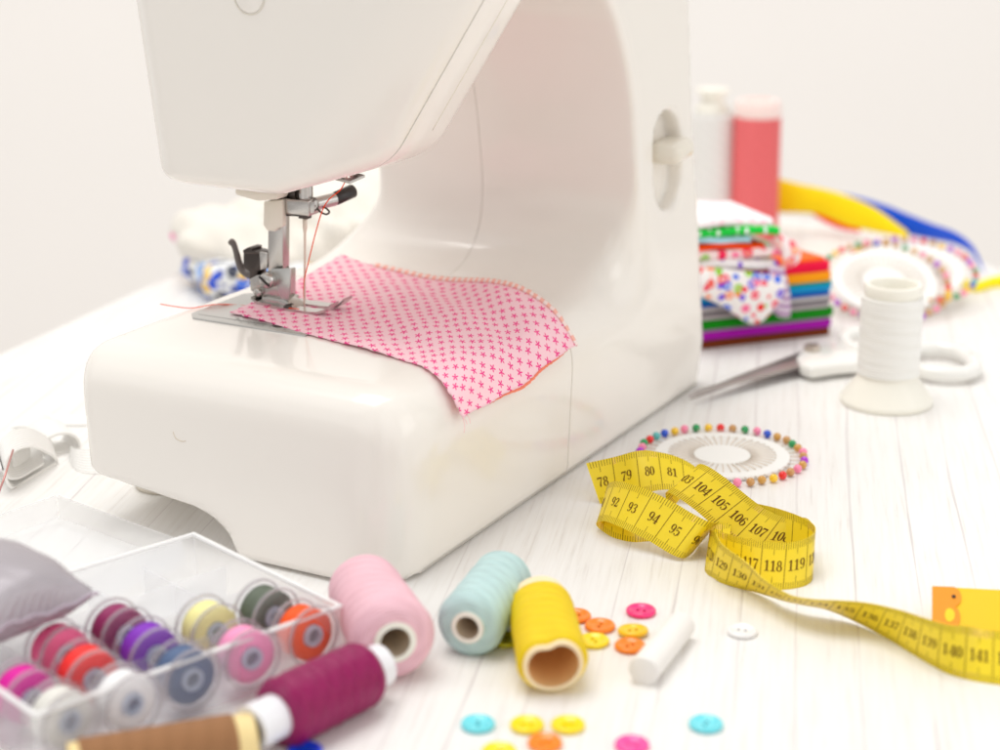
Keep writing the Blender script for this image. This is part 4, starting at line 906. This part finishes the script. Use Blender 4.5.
# ================================================================ FELT SHEETS
def felt(name, rgb): return simple(name, rgb, .95, sheen=.6, nbump=.0003, nscale=900, var=.08)
def build_felt():
    a, b = gz(690, 351), gz(832, 335); ax = (b-a); L = np.linalg.norm(ax); ax /= L; nn = np.array([-ax[1], ax[0], 0]); z = 0.
    lay_ = [('brown', (110, 52, 26), .0050, 0, .0), ('purple', (158, 16, 160), .0052, .001, 0), ('lilac', (176, 140, 178), .0013, -.001, 0), ('green', (12, 128, 40), .0056, .002, 0), ('light grey', (176, 168, 170), .0030, -.001, 0), ('dark grey', (128, 122, 128), .0022, -.0005, 0), ('silver grey', (196, 190, 192), .0028, 0, 0), ('royal blue', (20, 96, 176), .0030, -.001, 0), ('cyan blue', (16, 152, 200), .0038, 0, 0), ('teal', (22, 160, 148), .0018, 0, 0), ('amber', (252, 166, 20), .0058, -.001, 0), ('crimson', (228, 28, 84), .0060, -.0015, .001), ('orange', (240, 118, 32), .0020, -.004, .003)]
    D = .060
    for nm, rgb, th, de, df in lay_:
        z1 = z+th-.00025; r = .5*th
        # folded sheet: rounded right and front edges, seen as a soft slab
        seg = 10; prof = []
        x0, x1 = 0, L+de; poly = [(x0, df), (x1-.004, df), (x1-.0012, df+.0012), (x1, df+.004), (x1-.006, D*.6), (x1-.016, D), (x0, D)]
        V, F = prism(poly, z, z1, lambda p, q, w_: V3(a+ax*p+nn*q+np.array([0, 0, w_+.0009*math.sin(q*40)*0])), min(.0009, th*.4))
        o = mesh('felt_sheet', V, F, felt('felt_'+nm.replace(' ', '_'), rgb), None, True, sharp=60, origin=a+np.array([0, 0, z]))
        where = {'brown': 'at the very bottom of the stack', 'orange': 'on top of the stack, its bare corner showing'}.get(nm, 'in the rainbow stack right of the machine')
        tag(o, f'{nm} felt sheet {where}', 'felt sheet', 'rainbow felt sheets in a stack'); z = z+th
    return a, ax, nn, z, L
FA, FX, FN, FZ, FL = build_felt()
# ================================================================ FOLDED PRINT FABRICS
def print_mat(name, base, cols, scale, thr=.3, seed=0.):
    m, nt, p = newmat(name); v = coords(nt, 'Object'); vo = nd(nt, 'ShaderNodeTexVoronoi'); vo.inputs['Scale'].default_value = scale; vo.inputs['Randomness'].default_value = .75
    mp = nd(nt, 'ShaderNodeMapping'); mp.inputs['Location'].default_value = (seed, seed, seed); nt.links.new(v, mp.inputs[0]); nt.links.new(mp.outputs[0], vo.inputs['Vector'])
    sp = nd(nt, 'ShaderNodeSeparateColor'); nt.links.new(vo.outputs['Color'], sp.inputs[0])
    k = len(cols); c = ramp(nt, sp.outputs[0], [(i/k, lin(q)) for i, q in enumerate(cols)], True)
    n2 = noise(nt, mp.outputs[0], scale*4, 2); d = mth(nt, 'ADD', vo.outputs['Distance'], mth(nt, 'MULTIPLY', mth(nt, 'SUBTRACT', n2, .5), .35))
    ringf = mth(nt, 'MULTIPLY', mth(nt, 'LESS_THAN', d, thr), mth(nt, 'GREATER_THAN', d, thr*.35))
    cc = mix(nt, ringf, lin(base), c); cen = mth(nt, 'MULTIPLY', mth(nt, 'LESS_THAN', d, thr*.2), mth(nt, 'GREATER_THAN', sp.outputs[1], .4)); cc = mix(nt, cen, cc, lin((250, 190, 80)))
    nt.links.new(cc, p.inputs['Base Color']); p.inputs['Roughness'].default_value = .85; p.inputs['Sheen Weight'].default_value = .2
    bump(nt, p, noise(nt, v, 1500, 2), .0001, .5); return m
def gingham(name, rgb, sc=.004):
    m, nt, p = newmat(name); t = nd(nt, 'ShaderNodeTexCoord'); s = nd(nt, 'ShaderNodeSeparateXYZ'); nt.links.new(t.outputs['UV'], s.inputs[0])
    f = lambda o: mth(nt, 'GREATER_THAN', mth(nt, 'FRACT', mth(nt, 'DIVIDE', o, sc)), .5)
    g = mth(nt, 'MULTIPLY', mth(nt, 'ADD', f(s.outputs[0]), f(s.outputs[1])), .5); nt.links.new(mix(nt, g, lin((248, 244, 246)), lin(rgb)), p.inputs['Base Color']); p.inputs['Roughness'].default_value = .85; return m
def dotted(name, base, dot, sc=.006, r=.3):
    m, nt, p = newmat(name); t = nd(nt, 'ShaderNodeTexCoord'); s = nd(nt, 'ShaderNodeSeparateXYZ'); nt.links.new(t.outputs['Object'], s.inputs[0])
    f = lambda o: mth(nt, 'SUBTRACT', mth(nt, 'FRACT', mth(nt, 'DIVIDE', o, sc)), .5)
    a, b, c = f(s.outputs[0]), f(s.outputs[1]), f(s.outputs[2]); d = mth(nt, 'SQRT', mth(nt, 'ADD', mth(nt, 'MULTIPLY', a, a), mth(nt, 'MULTIPLY', b, b)))
    nt.links.new(mix(nt, mth(nt, 'LESS_THAN', d, r), lin(base), lin(dot)), p.inputs['Base Color']); p.inputs['Roughness'].default_value = .85; return m
def fold_slab(label, mat, x0, x1, f0, f1, z0, z1, droop=.0, ru=.0, depth=.05, name='folded_fabric'):
    """softly folded cloth: a rounded front fold at f0 (left) / f1 (right), resting between z0 and z1"""
    n = 22; V = []; U = []; K = 12; mid = (z0+z1)/2; h = (z1-z0)/2
    for i in range(n+1):
        t = i/n; x = x0+(x1-x0)*t; fr = f0+(f1-f0)*t+.0006*math.sin(t*9+z0*900); dz = -droop*t*t + .0005*math.sin(t*7+z0*500)
        sec = [(depth, z0), (fr+h, z0)] + [(fr+h-h*math.sin(q), mid-h*math.cos(q)) for q in np.linspace(.25, math.pi-.25, K-4)] + [(fr+h, z1), (depth, z1)]
        for j, (y, z) in enumerate(sec): V.append(FA+FX*x+FN*y+np.array([0, 0, z+dz*(1 if True else 0)])); U.append((x, j*.002))
    K2 = len(sec); F = [(i*K2+j, i*K2+(j+1) % K2, (i+1)*K2+(j+1) % K2, (i+1)*K2+j) for i in range(n) for j in range(K2)]
    F += [tuple(range(K2-1, -1, -1)), tuple(n*K2+j for j in range(K2))]
    o = mesh(name, V, F, mat, None, True, uv=U, sharp=60, origin=FA+FX*(x0+x1)/2+np.array([0, 0, z0])); tag(o, label, 'fabric', 'folded print fabrics'); return o
def drape(label, mat, pts_top, pts_bot, back=.0, name='fabric_flap', rows=10, wave=.0015):
    """cloth hanging over the front of the stack; px polylines at given forward distance"""
    tp = catmull([FA+FX*x+FN*y+np.array([0, 0, z]) for x, y, z in pts_top], 8); bt_ = catmull([FA+FX*x+FN*y+np.array([0, 0, z]) for x, y, z in pts_bot], 8); n = len(tp); V = []; U = []
    for i in range(rows+1):
        t = i/rows
        for j in range(n): V.append(tp[j]*(1-t)+bt_[j]*t - FN*(.003*math.sin(t*math.pi)+wave*math.sin(j/n*8+t*2)*t)); U.append((j/n*.05, t*.025))
    F = [(i*n+j, i*n+j+1, (i+1)*n+j+1, (i+1)*n+j) for i in range(rows) for j in range(n-1)]
    o = mesh(name, V, F, mat, None, uv=U, origin=tp[n//2]); s_ = o.modifiers.new('thick', 'SOLIDIFY'); s_.thickness = .0006; s_.offset = 0
    tag(o, label, 'fabric', 'folded print fabrics'); return o
flor = [(232, 52, 96), (250, 120, 160), (70, 110, 220), (150, 200, 60), (250, 140, 60), (230, 40, 60), (120, 90, 210)]
def local_of(x, y, f):
    """pixel -> (along, f, z) on the plane FN.q = f in front of the stack"""
    d = ray(x, y); t = (f-(CC-FA)@FN)/(d@FN); q = CC+d*t-FA; return (float(q@FX), f, float(q[2]))
def zf(y, f=-.004, x=745): return local_of(x, y, f)[2]
def build_prints():
    f = -.006
    lx = lambda x, y=280: local_of(x, y, f)[0]
    za = [zf(272, f), zf(258.5, f), zf(248.5, f), zf(243, f), zf(235.5, f), zf(226.5, f), zf(217, f)]
    fold_slab('white folded cotton with tiny violet dots, lowest of the print fabrics', dotted('violet_dot_cotton', (242, 238, 240), (120, 70, 200), .011, .14), lx(690), lx(778), f, f, FZ+.0006 if FZ+.0006 < za[1]-.003 else za[0], za[1], .003)
    fold_slab('pink and red flowered folded cotton just above the violet dotted one', print_mat('pink_floral', (250, 226, 226), flor[:2]+[(250, 90, 70), (160, 200, 120)], 130, .42), lx(690), lx(783), f+.001, f, za[1]+.0004, za[2], .002)
    fold_slab('orange red folded cotton between flowered fabric and the green one', simple('orange_cotton', (246, 96, 30), .85, var=.1, nscale=300), lx(690), lx(765), f+.002, f+.002, za[2]+.0004, za[3], .002)
    fold_slab('pale blue folded cotton directly under the green spotted one', simple('pale_blue_cotton', (190, 224, 240), .85), lx(690), lx(752), f+.003, f+.003, za[3]+.0004, za[4]+.0002, .0022)
    fold_slab('bright green folded cotton with white spots', dotted('green_dot_cotton', (40, 196, 88), (236, 250, 240), .0056, .22), lx(690), lx(779), f+.001, f+.001, za[4]+.0006, za[5], .0028)
    fold_slab('white and pale pink folded cotton on top of the print fabrics', print_mat('pale_pink_print', (252, 244, 246), [(252, 214, 226), (250, 226, 236)], 160, .4), lx(690), lx(774), f+.0005, f+.004, za[5]+.0004, za[6], .003)
    q = lambda x, y, ff=f-.002: local_of(x, y, ff)
    drape('white cotton flap printed with bright flowers hanging over the felt stack', print_mat('bright_floral', (248, 243, 242), flor, 165, .46, 3.), [q(690, 266), q(718, 268), q(752, 272), q(784, 276)], [q(690, 292), q(722, 306), q(754, 324), q(779, 303)], wave=.0008)
    drape('purple and white gingham flap hanging at the right of the flowered one', gingham('purple_gingham', (140, 60, 150)), [q(768, 266, f), q(776, 266, f), q(784, 267, f)], [q(768, 300, f), q(778, 316, f), q(790, 317, f)], wave=.0004)
    drape('pink flowered corner of cotton hanging beside the bare orange felt', print_mat('pink_corner', (250, 232, 232), [(250, 120, 130), (250, 170, 150)], 140, .42, 5.), [q(779, 233, f+.001), q(788, 238, f+.001), (q(798, 244, f+.001))], [q(781, 268, f), q(789, 268, f), q(798, 262, f)], wave=.0004)
build_prints()
# ================================================================ RIBBONS AND TAPES AT THE BACK
def ribbon_by_y(name, label, cat, rows, rgb, k=8, thick=.0004, group=None, mat=None):
    """rows: (x, y_low, y_high, Y)"""
    lo = catmull([gy(x if not isinstance(x, tuple) else x[0], yl, Y) for x, yl, yh, Y in rows], k); hi = catmull([gy(x if not isinstance(x, tuple) else x[1], yh, Y+.004) for x, yl, yh, Y in rows], k)
    n = len(lo); V = []; U = []; K = 6
    for i in range(n):
        for j in range(K+1): t = j/K; p = lo[i]*(1-t)+hi[i]*t; p = p+np.array([0, -.002*math.sin(t*math.pi), 0]); p[2] = max(p[2], .0006); V.append(p); U.append((t, i*.003))
    F = [(i*(K+1)+j, i*(K+1)+j+1, (i+1)*(K+1)+j+1, (i+1)*(K+1)+j) for i in range(n-1) for j in range(K)]
    o = mesh(name, V, F, mat or simple(name+'_cloth', rgb, .5, sheen=.3, nbump=.0001, nscale=500, var=.06), None, uv=U, origin=(lo[n//2][0], lo[n//2][1], 0)); s_ = o.modifiers.new('thick', 'SOLIDIFY'); s_.thickness = thick; s_.offset = 0
    return tag(o, label, cat, group)
ribbon_by_y('yellow_ribbon', 'wide bright yellow ribbon arching down behind the white spool and pin wheels', 'ribbon', [(750, 205, 172, 1.33), (776, 212, 178, 1.33), (800, 213, 184, 1.325), (820, 215, 188, 1.32), (845, 225, 195, 1.31), (875, 232, 208, 1.30), (908, 238, 232, 1.29)], (255, 222, 0))
ribbon_by_y('red_ribbon', 'narrow strip of red ribbon showing under the wide yellow ribbon', 'ribbon', [(812, 214, 209, 1.335), (828, 224, 214, 1.332), (845, 230, 220, 1.325), (860, 232, 226, 1.32)], (240, 60, 30))
ribbon_by_y('blue_ribbon', 'royal blue ribbon curling down at the back right of the table', 'ribbon', [(838, 196, 193, 1.36), (862, 207, 198, 1.345), (888, 222, 206, 1.33), (905, 233, 213, 1.32), (930, 239, 223, 1.30), (955, 244, 232, 1.27), (972, 253, 245, 1.25), (981, 268, 262, 1.23), (985, 278, 274, 1.21)], (14, 84, 196))
ribbon_by_y('thin_ribbon', 'thin pale yellow ribbon running past the pin wheels to the right edge', 'ribbon', [(925, 262, 254, 1.215), (942, 270, 260, 1.20), (955, 280, 268, 1.18), (965, 289, 278, 1.165), (978, 292, 281, 1.16), (992, 288, 277, 1.17), (1012, 286, 274, 1.175), (1030, 286, 276, 1.18)], (255, 232, 70))
# ================================================================ LUMPY FABRIC BUNDLE AT THE BACK LEFT
def sdf_obj(name, fn, lo, hi, h, mat, parent): P, Q = surfnet(fn, lo, hi, h, 2); return mesh(name, P, Q, mat, parent)
def build_bundle():
    c = gz(232, 298); T = thing('fabric_bundle', 'soft cream cloth bundle with a blue and yellow floral side behind the machine', 'fabric bundle', c)
    def ell(x, y, z, cx, cy, cz, rx, ry, rz): 
        k = np.sqrt(((x-cx)/rx)**2+((y-cy)/ry)**2+((z-cz)/rz)**2); return (k-1)*min(rx, ry, rz)
    def wob(x, y, z, a): return a*(np.sin(x*90+y*40)+np.sin(y*110-x*60+z*80)+np.sin(z*150+x*30))
    bx_, by_ = c[0], c[1]
    def cream(x, y, z):
        d = ell(x, y, z, bx_+.10, by_+.10, .034, .10, .07, .033); d = smin(d, ell(x, y, z, bx_+.015, by_+.05, .027, .052, .045, .018), .03); d = smin(d, ell(x, y, z, bx_+.12, by_+.13, .045, .08, .05, .036), .03)
        return d+wob(x, y, z, .0020)+.0011*np.sin(x*260+y*170+z*120)
    sdf_obj('cream_cloth', cream, (bx_-.07, by_-.03, .002), (bx_+.22, by_+.20, .095), .005, simple('cream_cotton', (236, 231, 222), .85, nbump=.0002, nscale=300), T)
    def flo(x, y, z):
        d = ell(x, y, z, bx_+.010, by_+.020, .011, .050, .036, .0135); d = smin(d, ell(x, y, z, bx_+.07, by_+.06, .014, .05, .04, .016), .012)
        return d+wob(x, y, z, .0018)
    sdf_obj('floral_cloth', flo, (bx_-.07, by_-.035, .0), (bx_+.15, by_+.12, .05), .004, print_mat('blue_floral', (236, 238, 240), [(30, 80, 200), (40, 110, 220), (240, 200, 60), (20, 30, 60), (90, 150, 220), (30, 60, 150)], 120, .50, 1.), T)
    def pnk(x, y, z): return ell(x, y, z, bx_-.040, by_+.066, .026, .008, .016, .006)+wob(x, y, z, .001)
    sdf_obj('pink_corner', pnk, (bx_-.07, by_+.03, .005), (bx_-.01, by_+.10, .045), .004, print_mat('pink_fl', (250, 220, 228), [(240, 120, 170), (180, 120, 200)], 120, .5), T)
build_bundle()
# ================================================================ WHITE ELASTIC
def elastic_mat():
    m, nt, p = newmat('white_ribbed_elastic'); t = nd(nt, 'ShaderNodeTexCoord'); s = nd(nt, 'ShaderNodeSeparateXYZ'); nt.links.new(t.outputs['UV'], s.inputs[0])
    h = mth(nt, 'SINE', mth(nt, 'MULTIPLY', s.outputs[0], 2*math.pi*9)); nt.links.new(ramp(nt, mth(nt, 'MULTIPLY_ADD', h, .5, .5), [(0, lin((238, 236, 231))), (.6, lin((253, 252, 250)))]), p.inputs['Base Color']); p.inputs['Roughness'].default_value = .8; bump(nt, p, h, .0003, .7); return m  # shade in the rib valleys is painted in as a darker white
def build_elastic():
    T = thing('white_elastic', 'loops of white ribbed elastic band heaped at the left of the machine', 'elastic band', gz(50, 480)); m = elastic_mat(); mb = MB()
    Wd = .0165
    def rb(secs, wd=Wd): ribbon_plain(mb, Ribbon(secs, wd, 8), .0005, 8)
    def hoop(pts, Y0, slope, back, x0, k=5):
        fr_ = catmull([gy(x, y, Y0+(x-x0)*slope) for x, y in pts], k); bk = fr_+np.array(back); C2 = (fr_+bk)/2
        for A_2 in (fr_, bk): A_2[:, 2] = np.maximum(A_2[:, 2], .0006)
        R2 = Ribbon.__new__(Ribbon); R2.B, R2.T = fr_, bk; R2.s = np.concatenate([[0], np.cumsum(np.linalg.norm(np.diff(C2, axis=0), axis=1))]); R2.L = R2.s[-1]
        tg = np.gradient(C2, axis=0); n = np.cross(tg, bk-fr_); R2.N = n/(np.linalg.norm(n, axis=1)[:, None]+1e-12); R2.w = Wd; R2.side = 1; ribbon_plain(mb, R2, .0006, 8)
    hoop([(4, 470), (8, 484), (17, 490), (33, 485), (49, 476), (57, 467), (55, 458), (44, 451), (32, 447), (20, 449), (10, 456), (5, 467), (9, 478), (20, 478), (34, 470), (44, 464)], .80, .0008, (-.006, .015, .004), 15)
    hoop([(-30, 470), (-14, 448), (0, 444), (10, 452), (14, 466), (10, 484), (4, 494), (-10, 494)], .81, .0, (.004, .014, .002), 0)
    hoop([(34, 458), (44, 466), (60, 466), (74, 458), (80, 446), (74, 436), (60, 434), (46, 440), (38, 450)], .842, .0003, (-.010, .013, .003), 40)
    hoop([(2, 446), (10, 456), (24, 456), (34, 448), (36, 436), (28, 428), (14, 428), (5, 436)], .87, .0, (.006, .015, .001), 15)
    hoop([(36, 446), (46, 450), (62, 448), (76, 440), (84, 432), (92, 434), (98, 446)], .89, .0, (-.004, .016, .002), 40)
    rb([((70, 462), 0, (71, 446)), ((76, 470), 0, (76, 449)), ((90, 474), 0, (90, 450)), ((108, 472), 0, (108, 448)), ((116, 460), 0, (116, 440))])
    mb.build('elastic_band', m, T)
    P = [gz(-4, 500, .012), gz(5, 476, .020), gz(13, 450, .024)]; V, F = tube(P, .0005, 8); o = mesh('rose_needle', V, F, simple('rose_metal', (196, 150, 146), .35, .5), None, origin=P[0]); tag(o, 'thin rose coloured needle lying across the white elastic at the left edge', 'needle')
build_elastic()
# ================================================================ GREY SATIN CUSHION
def build_cushion():
    tipc = gz(98, 603, .030); cen = gz(-18, 592, .036); d = cen-tipc; d[2] = 0; R0 = np.linalg.norm(d); d /= R0; e = np.array([-d[1], d[0], 0]); N = 40
    T = thing('grey_cushion', 'mauve grey satin pincushion with a pointed corner resting on the bobbin box', 'cushion', (cen[0], cen[1], 0.02))
    # square pillow, one corner points to the tip
    for top in (1, -1):
        V = []
        for i in range(N+1):
            for j in range(N+1):
                a, b = i/N*2-1, j/N*2-1
                pull = 1-.10*(1-a*a)*(abs(b)**3)-.0; pull2 = 1-.10*(1-b*b)*(abs(a)**3)
                x = (a*pull2+b*pull)/2; y = (a*pull2-b*pull)/2
                hgt = ((1-a**2)*(1-b**2))**.42
                wr = .0010*math.sin(a*9+b*5)*(1-hgt)+.0006*math.sin((a-b)*16)*(1-hgt)
                z = .033+top*(.020 if top > 0 else .011)*hgt+wr*.8
                V.append(cen*np.array([1, 1, 0])-d*x*R0*-1*-1+e*y*R0+np.array([0, 0, z]))
        F = [(i*(N+1)+j, i*(N+1)+j+1, (i+1)*(N+1)+j+1, (i+1)*(N+1)+j) for i in range(N) for j in range(N)]
        if top < 0: F = [f[::-1] for f in F]
        mesh('satin_panel', V, F, MAT['satin'], T)
        if top > 0:
            edge = [V[i*(N+1)] for i in range(N+1)]+[V[N*(N+1)+j] for j in range(1, N+1)]+[V[i*(N+1)+N] for i in range(N-1, -1, -1)]+[V[j] for j in range(N-1, 0, -1)]
            edge.append(edge[0]); VV, FF = tube(edge, .0007, 6, False); mesh('piped_seam', VV, FF, simple('seam_mauve', (196, 184, 196), .5), T)
build_cushion()
